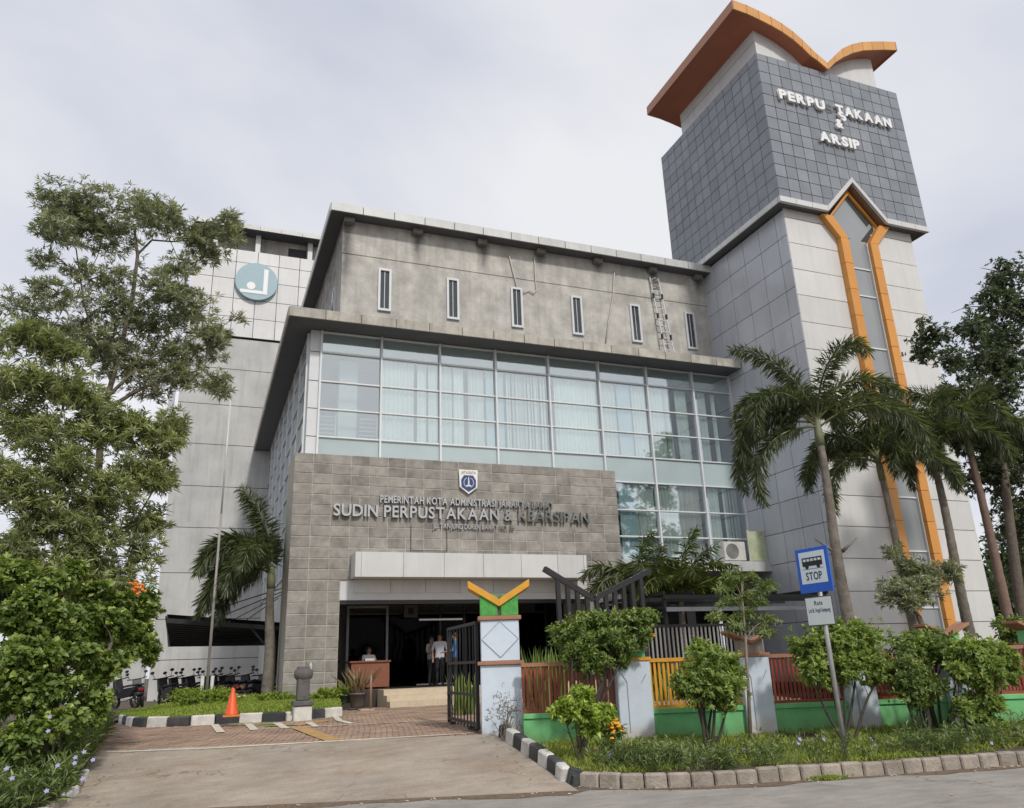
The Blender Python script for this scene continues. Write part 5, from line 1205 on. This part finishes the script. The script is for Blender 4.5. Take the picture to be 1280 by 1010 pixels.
def motorcycle():
    t = thing('motorcycle', (0, 0, 0), 'x', 'motorcycle', 'motorcycles parked under the shelter')
    tyre = mat('tyre', (.02, .02, .02), .8); body = mat('bike_body', (.03, .03, .035), .3, .1, 4, piece=.5); chrome = mat('chrome', (.5, .5, .5), .25, metal=1)
    def torus(y, r, w):
        b_ = MB(); b_.tube([(0, y+r*math.cos(2*math.pi*k/20), r+.03+r*math.sin(2*math.pi*k/20)) for k in range(21)], w, 7, False); return b_
    for y in (-.62, .62):
        w_ = link('wheel', torus(y, .25, .05).mesh('wheel', tyre, smooth=True), t); b_ = MB()
        for k in range(6): a = math.pi*k/6; b_.bar((0, y-.23*math.cos(a), .28-.23*math.sin(a)), (0, y+.23*math.cos(a), .28+.23*math.sin(a)), .015)
        link('spokes', b_.mesh('spokes', chrome), w_)
    P_ = lambda pts, w, n, m_: link(n, MB().prism([(-w, y, z) for y, z in pts], (2*w, 0, 0)).mesh(n, m_, bevel=.02), t)
    P_([(-.1, .35), (.45, .42), (.72, .62), (.70, .74), (.1, .70), (-.15, .58), (-.32, .75), (-.40, .72), (-.30, .40)], .11, 'body', body)
    P_([(-.12, .70), (.1, .73), (.75, .78), (.74, .84), (.1, .80), (-.10, .76)], .12, 'seat', tyre)
    P_([(-.34, .45), (-.52, .60), (-.50, .98), (-.38, 1.0), (-.30, .7)], .15, 'front_shield', body)
    P_([(-.38, .42), (-.62, .60), (-.86, .45), (-.62, .55)], .06, 'front_mudguard', body)
    P_([(.62, .55), (.95, .52), (.93, .45), (.62, .5)], .07, 'rear_mudguard', body)
    link('fork', MB().bar((.07, -.62, .28), (.07, -.42, .9), .04).bar((-.07, -.62, .28), (-.07, -.42, .9), .04).mesh('fork', chrome), t)
    link('handlebar', MB().tube([(-.34, -.28, 1.02), (-.15, -.38, 1.0), (.15, -.38, 1.0), (.34, -.28, 1.02)], .018, 6).mesh('handlebar', tyre), t)
    for s_ in (-1, 1): link('mirror', MB().tube([(s_*.25, -.33, 1.02), (s_*.32, -.36, 1.18)], .01, 5).prism([(s_*.32+.07*math.cos(a), -.37, 1.22+.05*math.sin(a)) for a in [2*math.pi*k/10 for k in range(10)]], (0, .02, 0)).mesh('mirror', body), t)
    link('headlight', MB().lathe([(.02, 0), (.085, .03), (.085, .06)], (0, 0, 0), 12).mesh('headlight', mat('lamp_glass', (.45, .45, .45), .15)), t).location = (0, -.50, .86)
    link('tail_light', MB().box(-.05, .05, .93, .96, .60, .68).mesh('tail_light', mat('tail_red', (.35, .02, .02), .3)), t)
    link('exhaust', MB().tube([(.13, -.05, .3), (.14, .35, .32), (.15, .8, .42)], [.025, .04, .055], 8).mesh('exhaust', chrome), t)
    return t
bike0 = motorcycle()
spots = [(212, 868, 30, 200), (228, 866, 31, 210), (246, 865, 31.5, 195), (272, 864, 31, 185), (290, 864, 30.5, 170), (306, 864, 30, 160), (322, 866, 29, 140), (338, 868, 28, 120), (158, 872, 33, 215), (176, 871, 34, 190), (238, 866, 33.5, 190), (262, 865, 33.5, 175), (284, 865, 33, 185), (330, 867, 31, 150)]
ordw = ['leftmost motorcycle under the shelter, at the corner of the grey annex wall', 'second motorcycle from the left under the black shelter', 'dark motorcycle just left of the flagpole stubs', 'dark motorcycle just right of the flagpole stubs', 'motorcycle parked in the middle of the shelter row, behind the low hedge',
        'motorcycle directly behind the tip of the traffic cone', 'motorcycle tilted low beside the shelter posts, right of the cone', 'motorcycle nearest the stone portal, beside the last shelter posts', 'motorcycle outside the shelter by the leafy bush, left of the annex corner', 'dark motorcycle between the annex corner and the outermost motorcycle on the left',
        'motorcycle in the back row of the shelter, left of the flagpole', 'motorcycle in the back row of the shelter, right behind the flagpole', 'motorcycle in the back row of the shelter, left of the traffic cone', 'motorcycle in the back row close to the shelter posts']
for i, (x, y, Y, yaw) in enumerate(spots):
    o = bike0 if i == 0 else copy_tree(bike0)
    p = at(x, y, Y); o.location = (p.x, Y, GZ); o.rotation_euler = (0, R(9), R(yaw)); o['label'] = ordw[i]
    if i in (8, 9): o['group'] = 'motorcycles outside the shelter'
# low wall far left behind
lw = thing('boundary_wall', (-8, 48, GZ), 'low grey boundary wall beyond the motorcycles on the left', 'wall'); box('wall', grey_low, lw, -14, XL-.3, 46, 46.3, .3, 2.6); box('coping', concrete, lw, -14, XL-.28, 45.9, 46.4, 2.6, 2.75)
wpst = at(129, 884, 17.5); pst = thing('white_post', (wpst.x, 17.5, .5), 'white leaning post at the edge of the leafy bush by the driveway', 'post')
MB().bar((wpst.x-.03, 17.5, .3), (wpst.x+.05, 17.5, 1.35), .10, .10).build('post', mat('post_white', (.6, .6, .58), .7, .1), pst, bevel=.006)
MB().box(wpst.x-.4, wpst.x-.08, 17.5, 17.55, .4, 1.3).build('board', mat('board_grey', (.33, .34, .36), .7), pst)

# ------------------------------------------------------------------ trees on the left
YL = 17.0
cA = [pxclump(*c) for c in ((112, 252, YL, 58, 24), (175, 262, YL+.5, 45, 24), (75, 285, YL-.3, 34, 30), (128, 300, YL+.6, 48, 24), (205, 278, YL, 32, 22), (245, 295, YL+.3, 30, 20), (285, 285, YL, 26, 20), (262, 318, YL+.5, 24, 16),
     (72, 365, YL-.4, 34, 22, .8), (28, 385, YL-.6, 32, 18, .7), (115, 395, YL+.4, 40, 26, .7), (150, 345, YL, 30, 18, .6), (205, 360, YL-.2, 42, 26), (245, 385, YL+.3, 34, 28), (180, 405, YL+.6, 46, 28), (262, 425, YL, 28, 30), (225, 440, YL+.5, 36, 28), (268, 478, YL-.2, 26, 18),
     (140, 450, YL+.8, 46, 30, .7), (190, 480, YL+.4, 40, 22, .6), (120, 430, YL, 40, 26, .7), (301, 398, YL-.2, 8, 8, .4), (60, 325, YL, 22, 14, .7), (110, 345, YL+.3, 34, 16, .8), (145, 375, YL+.2, 36, 18, .8), (228, 335, YL+.3, 26, 14), (60, 415, YL-.1, 40, 22, .8), (170, 450, YL+.2, 40, 24, .8), (235, 470, YL+.1, 34, 20), (95, 275, YL+.2, 40, 20))]
trkA = at(105, 905, YL+.3); trkA.z = .5; forkA = at(128, 520, YL+.3)
tA = tree('oleander_tree', 'tall airy tree with narrow grey green leaves overlapping the annex emblem wall', 'tree', trkA, cA, 3500, 12, .155, .024, oleander, 41, .10, forkA, spread=(20, 85))
lim = MB()
for pts, r in (([(128, 520), (150, 440), (166, 370), (172, 320), (168, 285)], .06), ([(172, 318), (190, 300), (215, 302), (245, 300)], .028), ([(130, 500), (170, 462), (205, 435), (225, 420)], .04), ([(140, 480), (120, 430), (105, 380), (95, 310)], .03)):
    q = [at(x, y, YL+.2) for x, y in pts]; lim.tube(q, [r*(1-.55*i/(len(q)-1)) for i in range(len(q))], 7, False)
lim.build('limb', bark, tA, smooth=True)
YM = 15.6
cB = [pxclump(*c) for c in ((25, 430, YM, 45, 26), (75, 440, YM+.3, 34, 24), (20, 475, YM-.3, 50, 34), (80, 490, YM, 50, 36), (30, 540, YM, 50, 40), (110, 540, YM+.4, 46, 40), (160, 545, YM+.6, 40, 34), (200, 545, YM+.4, 34, 30), (215, 535, YM+.5, 24, 24), (175, 590, YM+.4, 44, 34), (200, 600, YM+.3, 26, 24), (70, 590, YM, 55, 40), (15, 610, YM-.2, 40, 40),
     (130, 620, YM+.2, 48, 36), (170, 650, YM+.6, 36, 26), (180, 690, YM+.5, 26, 30, .7), (60, 650, YM, 55, 36), (115, 680, YM+.2, 44, 36), (15, 690, YM-.2, 34, 36), (75, 720, YM, 60, 34), (150, 720, YM+.5, 40, 30), (165, 765, YM+.5, 34, 26))]
tree('oleander_tree', 'dense lighter green tree with long narrow leaves at the left border', 'tree', Vector((at(70, 880, YM).x, YM, .4)), [(c[0], c[1], c[2], c[3]*.9, c[4], c[5]*.86)+tuple(c[6:]) for c in cB], 3900, 12, .165, .027, oleander2, 42, .10, at(70, 690, YM+.2), spread=(20, 85))
YN = 14.0
cC = [pxclump(*c) for c in ((30, 770, YN, 50, 36), (90, 775, YN+.3, 44, 32), (140, 780, YN+.7, 36, 32), (170, 800, YN+.9, 26, 30), (30, 830, YN-.4, 50, 36), (80, 820, YN-.3, 44, 30), (125, 830, YN+.3, 36, 30), (20, 870, YN-.5, 44, 30), (75, 865, YN-.4, 46, 28), (115, 880, YN-.2, 22, 28), (60, 910, YN-.6, 46, 26), (15, 930, YN-.7, 36, 30), (185, 760, YN+1, 20, 24), (190, 820, YN+1.2, 10, 14), (20, 715, YN+.4, 30, 20), (60, 735, YN+.3, 30, 18), (118, 742, YN+.6, 26, 14), (150, 752, YN+.8, 20, 12), (95, 712, YN+.7, 14, 16))]
tree('leafy_shrub', 'large bright green broad leaved shrub overhanging the driveway on the left', 'shrub', Vector((at(60, 900, YN).x, YN, .4)), [(c[0], c[1], c[2], c[3]*.9, c[4]*.9, c[5]*.85) for c in cC], 3600, 8, .095, .07, maple, 43, .10, stems=7, spread=(30, 100), shell=.35, young=.2)
of = MB()
for k in range(34): p = at(172+NR.normal(0, 4.5), 736+NR.normal(0, 3.5), YM-1.2+NR.uniform(-.15, .15)); of.lathe([(.004, -.02), (.028, 0), (.022, .018), (.004, .022)], p, 5)
tag(of.build('orange_blossom', mat('orange_petal', (.75, .22, .03), .6)), 'bright orange blossom cluster at the right edge of the left trees', 'flower', kind='stuff')
# ruellia along the driveway, left
rs0 = np.random.RandomState(5)
def plant_bed(name, label, pts, h, per, L, Wd, m_, seed):
    rs = np.random.RandomState(seed); P = []; A = []
    for p in pts:
        hh = h*rs.uniform(.5, 1.2)
        for k in range(4): P.append((p[0]+rs.normal(0, .05), p[1]+rs.normal(0, .05), p[2]+hh*(k+.6)/4)); A.append((rs.normal(0, .35), rs.normal(0, .35), 1))
    P = np.array(P); A = np.array(A); c_, d_, s_, l_, w_, r_ = rosettes(P, A, per, L, Wd, (20, 75), rs=rs)
    return tag(link(name, leafmesh(name, c_, d_, s_, l_, w_, m_, r_)), label, 'plants', kind='stuff')
bedp = []
for k in range(620):
    s = rs0.uniform(8.5, 17.5); d = rs0.uniform(0, 1)**1.5*(1.5 if s < 14 else .5); p = street(s, left_edge(s)-.08-d, bed_z(s)); bedp.append(p)
plant_bed('ruellia_bed', 'strip of narrow leaved flowering plants along the left driveway edge', bedp, .42, 6, .17, .028, ruel, 51)
def flowers(name, label, pts, m_, r=.035):
    b_ = MB()
    for p in pts:
        n = 5; nn = len(b_.v); tl = NR.uniform(-.6, .6); b_.v.append(tuple(p))
        for k in range(10): a = 2*math.pi*k/10; rr = r*(1.1 if k % 2 else .6); b_.v.append((p[0]+rr*math.cos(a), p[1]+rr*math.sin(a)*.5-.4*rr*math.sin(a)*tl, p[2]+rr*math.sin(a)*.85+.012))
        for k in range(10): b_.f.append((nn, nn+1+k, nn+1+(k+1) % 10)); b_.mi.append(0)
    return tag(b_.build(name, m_), label, 'flowers', kind='stuff')
violet = mat('violet_petal', (.33, .30, .50), .6, .1)
flowers('violet_blossom', 'scattered violet blossoms in the left driveway bed', [at(x, y, Y) for x, y, Y in ((94, 948, 12.2), (93, 955, 12.1), (72, 958, 11.9), (105, 941, 12.3), (116, 951, 12.4), (103, 975, 12.0), (58, 990, 11.4), (8, 962, 11.3), (15, 974, 11), (62, 897, 12.8), (60, 915, 12.6))], violet, .032)
# background greenery far left and far right
tree('distant_tree', 'dark background tree left of the annex behind the parked motorcycles', 'tree', Vector((-7, 52, .4)), [(-7, 52, 5, 3.2, 3, 2.6), (-10, 53, 6.5, 3.5, 3, 3), (-4.6, 50, 3, 1.6, 2, 2)], 1200, 8, .5, .2, far_leaf, 61, .25)
for i, (x, y, rx, ry, Y) in enumerate(((1262, 690, 36, 50, 60), (1290, 640, 44, 60, 66), (1240, 745, 26, 44, 56))):
    c = pxclump(x, y, Y, rx, ry)
    tree('distant_tree', ['hazy green background tree just right of the tower foot', 'tallest of the background trees at the right border', 'lowest background tree touching the tower foot on the right'][i], 'tree', Vector((c[0], Y, .3)), [c, (c[0]+c[3]*.6, Y, c[2]-c[5]*.8, c[3]*.8, c[4], c[5]*.7), (c[0]-c[3]*.3, Y, c[2]-c[5]*1.1, c[3]*.7, c[4], c[5]*.7)], 700, 8, .55, .25, far_leaf, 65+i, .3, group='trees beyond the tower')

# ------------------------------------------------------------------ palms
AZR = math.degrees(math.atan2(UY, UX))       # azimuth that points right in the picture
def fr_list(spec): return [(AZR+a, e_, d) for a, e_, d in spec]
gen = [(180, 62, 1.45), (165, 34, 1.3), (205, 12, 1.1), (8, 60, 1.4), (-12, 28, 1.25), (25, 74, .8), (90, 62, 1.2), (-90, 55, 1.4), (-55, 20, 1.1), (130, 78, .7)]
PB = at(1066, 800, 15.2); PT = at(1019, 556, 15.2)
palm('foxtail_palm', 'tall palm with arching fronds in front of the tower corner, left of the other palms', Vector((PB.x, 15.2, .5)), Vector((PB.x+.0, 15.2, PT.z)), .125,
     fr_list([(176, 66, 1.5), (184, 38, 1.45), (172, 10, 1.15), (190, -4, 1.0), (3, 68, 1.1), (-8, 44, 1.35), (95, 72, 1.0), (-85, 70, 1.2), (150, 78, .6), (-35, 30, 1.3), (200, 52, 1.5), (178, 22, 1.3), (50, 55, 1.2)]), 3.25, 71, palml, .44, .028, 520, group='palms before the tower', stubs=True)
PB2, PT2 = at(1150, 800, 15.8), at(1108, 600, 15.8)
palm('foxtail_palm', 'palm with a curved slim trunk second from left before the tower', Vector((PB2.x+.0, 15.8, .5)), Vector((PB2.x-.25, 15.8, PT2.z)), .10, fr_list(gen+[(150, 50, 1.4), (40, 40, 1.3)]), 2.8, 72, palml, .42, .028, 460, group='palms before the tower')
PB3, PT3 = at(1216, 800, 15.4), at(1168, 570, 15.4)
palm('foxtail_palm', 'palm with a stout straight trunk before the right half of the tower front', Vector((PB3.x, 15.4, .5)), Vector((PB3.x-.05, 15.4, PT3.z)), .115, fr_list(gen[::-1]+[(170, 48, 1.5), (0, 45, 1.4), (60, 30, 1.2)]), 2.5, 73, palml, .42, .028, 440, group='palms before the tower')
PB4, PT4 = at(1268, 800, 15.2), at(1226, 570, 15.2)
palm('foxtail_palm', 'rightmost palm with reddish brown trunk beyond the tower edge', Vector((PB4.x, 15.2, .5)), Vector((PB4.x-.05, 15.2, PT4.z)), .115, fr_list(gen+[(175, 45, 1.5), (-5, 40, 1.4), (150, 20, 1.2)]), 2.5, 74, palml, .42, .028, 440, group='palms before the tower', bark_m=mat('red_bark', (.20, .13, .10), .85, .2, 6, .4, 18))
# palm by the portal and leafy palms behind the fence
pl = at(318, 690, 26.0)
palm('fan_palm', 'small dark palm squeezed between the portal and the motorcycle shelter', Vector((2.05, 26.0, .6)), Vector((1.95, 26.0, at(330, 735, 26).z)), .15, fr_list([(180, 55, 1.3), (165, 35, 1.3), (195, 15, 1.1), (200, 62, 1.2), (120, 60, 1), (-95, 50, 1.2), (-110, 30, 1.2), (110, 72, .9), (190, 84, .4), (150, 68, 1.3), (175, 5, .8), (185, 75, 1.4), (205, 55, 1.3), (172, 48, 1.5), (160, -10, .7)]), 2.8, 75, palml, .55, .035, 420)
for i, (x, y, Y, L, sd_) in enumerate(((792, 725, 22.4, 2.0, 76), (850, 735, 21.8, 2.3, 77))):
    c = at(x, y, Y)
    palm('areca_palm', ['shaded palm against the right edge of the stone portal', 'bright green feather palm before the dark ground floor'][i], Vector((c.x, Y, .55)), Vector((c.x, Y, c.z-.6)), .09, fr_list([(180, 70, 1.0), (160, 55, 1.0), (10, 65, .9), (-10, 45, .8), (90, 70, .8), (-90, 60, 1), (140, 35, .9), (35, 38, .7), (-140, 40, 1), (-45, 75, .6), (20, 82, .35)]), L, sd_, [palml, leafmat('areca_leaf', (.05, .075, .02), (.17, .21, .06), (.25, .29, .09), .4, .25)][i], .5, .05, 160, shaft=.5, plume=.55)

# ------------------------------------------------------------------ tree at the right border
YR = 15.8
cR = [pxclump(*c) for c in ((1262, 345, YR, 26, 30), (1240, 385, YR+.3, 30, 26), (1275, 395, YR, 34, 34), (1215, 415, YR, 30, 22), (1160, 420, YR-.2, 22, 24), (1150, 440, YR, 18, 16), (1190, 450, YR+.2, 26, 18), (1230, 450, YR+.4, 40, 26), (1270, 450, YR, 40, 36), (1200, 485, YR+.2, 32, 20), (1245, 500, YR, 42, 30), (1275, 540, YR+.3, 36, 36), (1225, 540, YR+.4, 26, 20, .6), (1285, 590, YR, 34, 40), (1262, 640, YR+.2, 26, 30, .6), (1180, 500, YR+.2, 18, 12), (1250, 420, YR+.5, 34, 30), (1210, 520, YR+.5, 40, 24), (1255, 570, YR+.6, 40, 36), (1235, 600, YR+.3, 24, 26), (1275, 660, YR+.4, 26, 34), (1275, 720, YR+.5, 20, 40, .7), (1200, 555, YR+.8, 30, 20), (1175, 535, YR+.9, 24, 16), (1235, 565, YR+.8, 34, 24), (1215, 600, YR+.9, 20, 20, .7))]
tree('ash_tree', 'dark small leaved tree reaching in over the palms at the right border', 'tree', Vector((at(1275, 800, YR).x, YR, .5)), cR, 5400, 9, .13, .06, ash, 81, .16, at(1252, 560, YR), spread=(30, 95))
# small trees and shrubs along the fence
cS = [pxclump(*c) for c in ((1125, 745, 14.9, 30, 22), (1160, 735, 14.9, 34, 24), (1148, 715, 15, 26, 16), (1185, 715, 15, 16, 16), (1115, 690, 15, 16, 10, .7))]
tree('round_tree', 'small tree with dense rounded crown and crooked dark trunk before the orange window strip', 'tree', Vector((at(1150, 800, 14.9).x, 14.9, .5)), cS, 520, 10, .16, .04, oleander, 82, .10, at(1148, 770, 14.9), spread=(20, 85))
def shrub(label, bx, by, s, cl, n, m_, seed, L=.10, Wd=.045, tr=.05, stems=6, per=8, name='shrub', spread=(25, 90), shell=.5):
    b_ = at_s(bx, by, s); Yb = b_.y
    return tree(name, label, 'shrub', Vector((b_.x, b_.y, verge_z(s)-.02)), [pxclump(x, y, Yb+dy, rx, ry) for x, y, dy, rx, ry in cl], int(n*1.35), per, L*.86, Wd*.84, m_, seed, tr, stems=stems, spread=spread, shell=shell, group='shrubs on the verge', young=.2, bark_m=mat('dark_stem', (.055, .045, .036), .9, .3, 12))
shrub('wide dark umbrella shaped shrub overhanging the first red fence panel', 722, 945, 13.3, [(712, 792, 0, 18, 16), (742, 778, .2, 30, 12), (782, 776, .1, 32, 12), (810, 772, .2, 17, 8), (728, 806, 0, 26, 18), (762, 803, 0, 34, 18), (795, 796, .1, 20, 14), (742, 830, -.1, 26, 13), (716, 822, 0, 12, 12), (770, 822, 0, 18, 10)], 1700, shrubd, 91, .10, .045)
shrub('small light green shrub on a thin stem in front of the first red fence panel', 730, 965, 12.3, [(722, 890, 0, 26, 18), (740, 905, 0, 18, 14), (705, 885, 0, 16, 10), (728, 870, 0, 16, 10), (755, 890, .1, 12, 9)], 330, lime, 92, .11, .06, .03, 3)
shrub('round bushy shrub with bare stems before the yellow fence panel', 888, 950, 13.0, [(885, 830, 0, 34, 22), (865, 850, 0, 24, 24), (910, 845, 0, 24, 24), (888, 862, 0, 36, 24), (880, 815, .1, 20, 14), (905, 875, 0, 18, 14)], 1300, shrubm, 93, .09, .045)
shrub('broad double crowned shrub behind the bus stop pole', 1062, 945, 13.0, [(1010, 815, .2, 24, 24), (1045, 800, .1, 30, 26), (1085, 815, 0, 30, 28), (1060, 835, 0, 34, 26), (1020, 840, .1, 24, 20), (1100, 840, 0, 20, 18), (1075, 790, .1, 20, 14)], 1500, shrubm, 94, .09, .045)
shrub('rounded olive green shrub with fan of bare stems right of the bus stop pole', 1160, 930, 13.0, [(1145, 845, 0, 26, 20), (1135, 858, 0, 20, 20), (1162, 862, 0, 18, 16), (1130, 835, .1, 15, 11), (1150, 878, 0, 13, 10)], 1000, shrubd, 95, .075, .03)
shrub('tall leafy shrub at the back between the olive and the last shrub', 1175, 925, 13.7, [(1165, 810, 0, 30, 20), (1140, 805, 0, 24, 16), (1190, 820, 0, 20, 16)], 700, shrubd, 96, .10, .05)
shrub('large leafy shrub at the right end of the verge', 1225, 945, 12.8, [(1215, 818, 0, 26, 20), (1245, 822, 0, 26, 20), (1228, 845, 0, 30, 18), (1203, 842, 0, 18, 13), (1262, 842, 0, 15, 13), (1228, 875, 0, 20, 18), (1230, 905, 0, 16, 18), (1205, 890, 0, 10, 14)], 1500, shrubm, 97, .10, .05)
shrub('hedge of leaves at the right border behind the last fence panel', 1275, 880, 15.2, [(1270, 790, 0, 24, 16), (1285, 815, 0, 20, 20)], 400, shrubd, 98, .12, .05)
# slender young tree before the second fence pillar
yb_ = at_s(938, 925, 13.4); yt = thing('young_tree', Vector((yb_.x, yb_.y, .3)), 'slender young tree with airy light foliage before the brown capped pillar', 'tree')
q = [at(x, y, yb_.y) for x, y in ((938, 925), (936, 870), (932, 800), (928, 750), (926, 705))]; q[0].z = .25
st = MB().tube(q, [.035, .03, .022, .015, .008], 7); rs_ = np.random.RandomState(9); cl = []
for x, y in ((905, 735), (930, 722), (955, 732), (910, 752), (948, 755), (900, 770), (930, 768), (960, 775), (938, 745), (915, 720), (955, 790), (920, 785)):
    p = at(x, y, yb_.y); i = min(range(len(q)), key=lambda k: abs(q[k].z-(p.z-.25))); a, r = limb(q[i], p, .010, .004, rs_, .05, 5); st.tube(a, r, 4, False); cl.append(pxclump(x, y, yb_.y, 17, 6))
st.build('trunk', mat('pale_bark', (.27, .22, .17), .85, .2, 9), yt, smooth=True)
P, A = clump_points(cl, 330, rs_, .2); c_, d_, s_, l_, w_, r_ = rosettes(P, A, 8, .10, .022, (40, 100), rs=rs_); link('crown', leafmesh('crown', c_-np.array(yt.location), d_, s_, l_, w_, fine_leaf, r_), yt)
# yellow flowering plant
yp = at_s(765, 925, 13.4); yf = tree('flowering_plant', 'low plant with bright yellow orange flowers at the green wall', 'plant', Vector((yp.x, yp.y, .28)), [pxclump(765, 915, yp.y, 14, 9)], 90, 7, .1, .03, fine_leaf, 99, .02, stems=3)
b_ = MB()
for k in range(46): p = at(768+NR.normal(0, 6), 907+NR.normal(0, 5), yp.y-.1+NR.uniform(-.1, .1)); b_.lathe([(.005, -.02), (.04, .0), (.035, .02), (.005, .025)], p, 6)
b_.build('blossom', mat('yellow_petal', (.80, .42, .03), .6, .1), yf)
# dry wispy plant in front of the gate pillar
wp_ = at_s(632, 925, 13.9); wt = thing('dry_plant', Vector((wp_.x, wp_.y, .4)), 'wispy grey dry plant in front of the gate pillar', 'plant'); b_ = MB(); rs_ = np.random.RandomState(4)
for k in range(22): e2 = at(632+rs_.normal(0, 12), 875+rs_.uniform(-6, 32), wp_.y+rs_.uniform(-.2, .2)); a, r = limb(Vector((wp_.x+rs_.normal(0, .06), wp_.y, .35)), e2, .008, .003, rs_, .05, 5); b_.tube(a, r, 4, False)
b_.build('stems', mat('dry_stem', (.20, .18, .15), .9, .2), wt)
P = np.array([tuple(at(632+rs_.normal(0, 13), 890+rs_.normal(0, 14), wp_.y+rs_.uniform(-.2, .2))) for k in range(90)]); c_, d_, s_, l_, w_, r_ = rosettes(P, rs_.normal(0, .4, (90, 3))+np.array([0, 0, 1]), 4, .08, .014, (20, 70), rs=rs_)
link('leaves', leafmesh('leaves', c_-np.array(wt.location), d_, s_, l_, w_, leafmat('dry_leaf', (.12, .11, .09), (.26, .24, .2)), r_), wt)
# upright green plants behind the first fence panel and the gate
def clump_plant(label, x0, x1, ytop, Y, n, seed, m_):
    rs = np.random.RandomState(seed); p0, p1 = at(x0, 900, Y), at(x1, 900, Y); t = thing('snake_plant', Vector(((p0.x+p1.x)/2, Y, .5)), label, 'plant'); h = at((x0+x1)/2, ytop, Y).z-.5
    c = np.stack([rs.uniform(p0.x, p1.x, n), Y+rs.uniform(-.3, .3, n), np.full(n, .5)], 1); d = unit(np.concatenate([rs.normal(0, .13, (n, 2)), np.ones((n, 1))], 1))
    link('leaves', leafmesh('leaves', c-np.array(t.location), d, unit(np.cross(d, rs.normal(0, 1, (n, 3)))), h*rs.uniform(.55, 1.05, n), np.full(n, .09), m_, rs.uniform(0, 1, n), .15), t)
clump_plant('row of tall strap leaved plants behind the first red fence panel', 656, 705, 797, 16.2, 170, 14, shrubd)
clump_plant('tall green plants seen through the bars of the open gate leaf', 570, 596, 832, 18.2, 80, 15, shrubm)
clump_plant('tall leafy plants behind the yellow fence panel at the pale bars', 800, 960, 815, 18.8, 240, 16, shrubd)

# ------------------------------------------------------------------ verge grass and ruellia
rs1 = np.random.RandomState(8); gp_ = []
while len(gp_) < 30000:
    s = rs1.uniform(11.5, 14.1); t = rs1.uniform(right_edge(s)+.15, TK+13); dn = math.sin(t*1.7+s*2)+math.sin(t*4.1-s*1.3)+math.sin(s*5+t)
    if rs1.uniform(-2.2, 1.2) < dn and s > kerb_s(t)+.14: gp_.append(street(s, t, verge_z(s)-.01))
tag(blades('verge_grass', gp_, .12, .016, grass_d, 6, .55), 'bright green grass on the verge between kerb and fence', 'grass', kind='stuff')
gp_ = [street(s, t, verge_z(s)-.01) for s, t in zip(11.45+np.abs(rs1.normal(0, .9, 2200)), rs1.uniform(TK+.4, TK+13, 2200)) if s < 14 and s > kerb_s(t)+.14 and t > right_edge(s)+.15 and math.sin(t*2.9)+math.sin(t*1.1+2)+math.sin(s*3) > -.5]
tag(blades('tall_weeds', gp_, .21, .012, ruel, 16, .25), 'tall thin dark weeds standing above the verge grass', 'weeds', kind='stuff')
rp = []
for k in range(64):
    t0 = rs1.uniform(TK+.5, TK+13); s0 = kerb_s(t0)+.2+abs(rs1.normal(0, .5)); n_ = rs1.randint(4, 15)
    for j in range(n_):
        s = s0+rs1.normal(0, .12); t = t0+rs1.normal(0, .28)
        if kerb_s(t)+.16 < s < 13.7 and t > right_edge(s)+.2: rp.append(street(s, t, verge_z(s)))
plant_bed('verge_ruellia', 'narrow leaved flowering plants growing along the road kerb', rp, .27, 6, .11, .02, ruel2, 52)
flowers('violet_blossom', 'scattered violet blossoms among the verge plants', [at_s(x, y, 12.0) for x, y in ((780, 952), (762, 945), (1000, 925), (998, 930), (1030, 925), (1090, 925), (1094, 932), (930, 938), (1210, 925), (1160, 935), (880, 950), (1240, 930))], violet, .034)
tag(blades('weed_tuft', [street(kerb_s(t_of(on_z(1042, 977, 0)))-.12+rs1.normal(0, .04), t_of(on_z(1042, 977, 0))+rs1.normal(0, .12), .008) for _ in range(600)], .06, .014, grass_l, 12, .5), 'tuft of weeds growing in the gutter below the bus stop pole', 'weeds')
lit = MB()
def scrap(p, w_):
    a = NR.uniform(0, 6); lit.quad(p+Vector((w_*math.cos(a), w_*math.sin(a), 0)), p+Vector((-w_*.4*math.sin(a), w_*.4*math.cos(a), .012)), p+Vector((-w_*math.cos(a), -w_*math.sin(a), .004)), p+Vector((w_*.4*math.sin(a), -w_*.4*math.cos(a), .0)))
for k in range(150):
    t = TK+NR.uniform(-4, 12); s_ = (kerb_s(t) if t > TK else 11.2)-.08-abs(NR.normal(0, .16)); scrap(street(s_, t, .014), NR.uniform(.012, .035))
for k in range(60):
    s_ = NR.uniform(11.4, 14.2); t = (right_edge(s_)-abs(NR.normal(0, .25))-.1) if k % 2 else (left_edge(s_)+abs(NR.normal(0, .4))+.1); scrap(street(s_, t, drive_z(s_)+.014), NR.uniform(.012, .03))
for x, y in ((1190, 993), (108, 968), (700, 985), (860, 985), (1060, 968), (940, 980)): scrap(on_z(x, y, .014) if x > 200 else ground_at(x, y, .016), .05)
tag(lit.build('fallen_leaf', mat('dry_leaf_litter', (.42, .36, .26), .8, .2)), 'few dry leaves lying on road and driveway', 'leaves', kind='stuff')
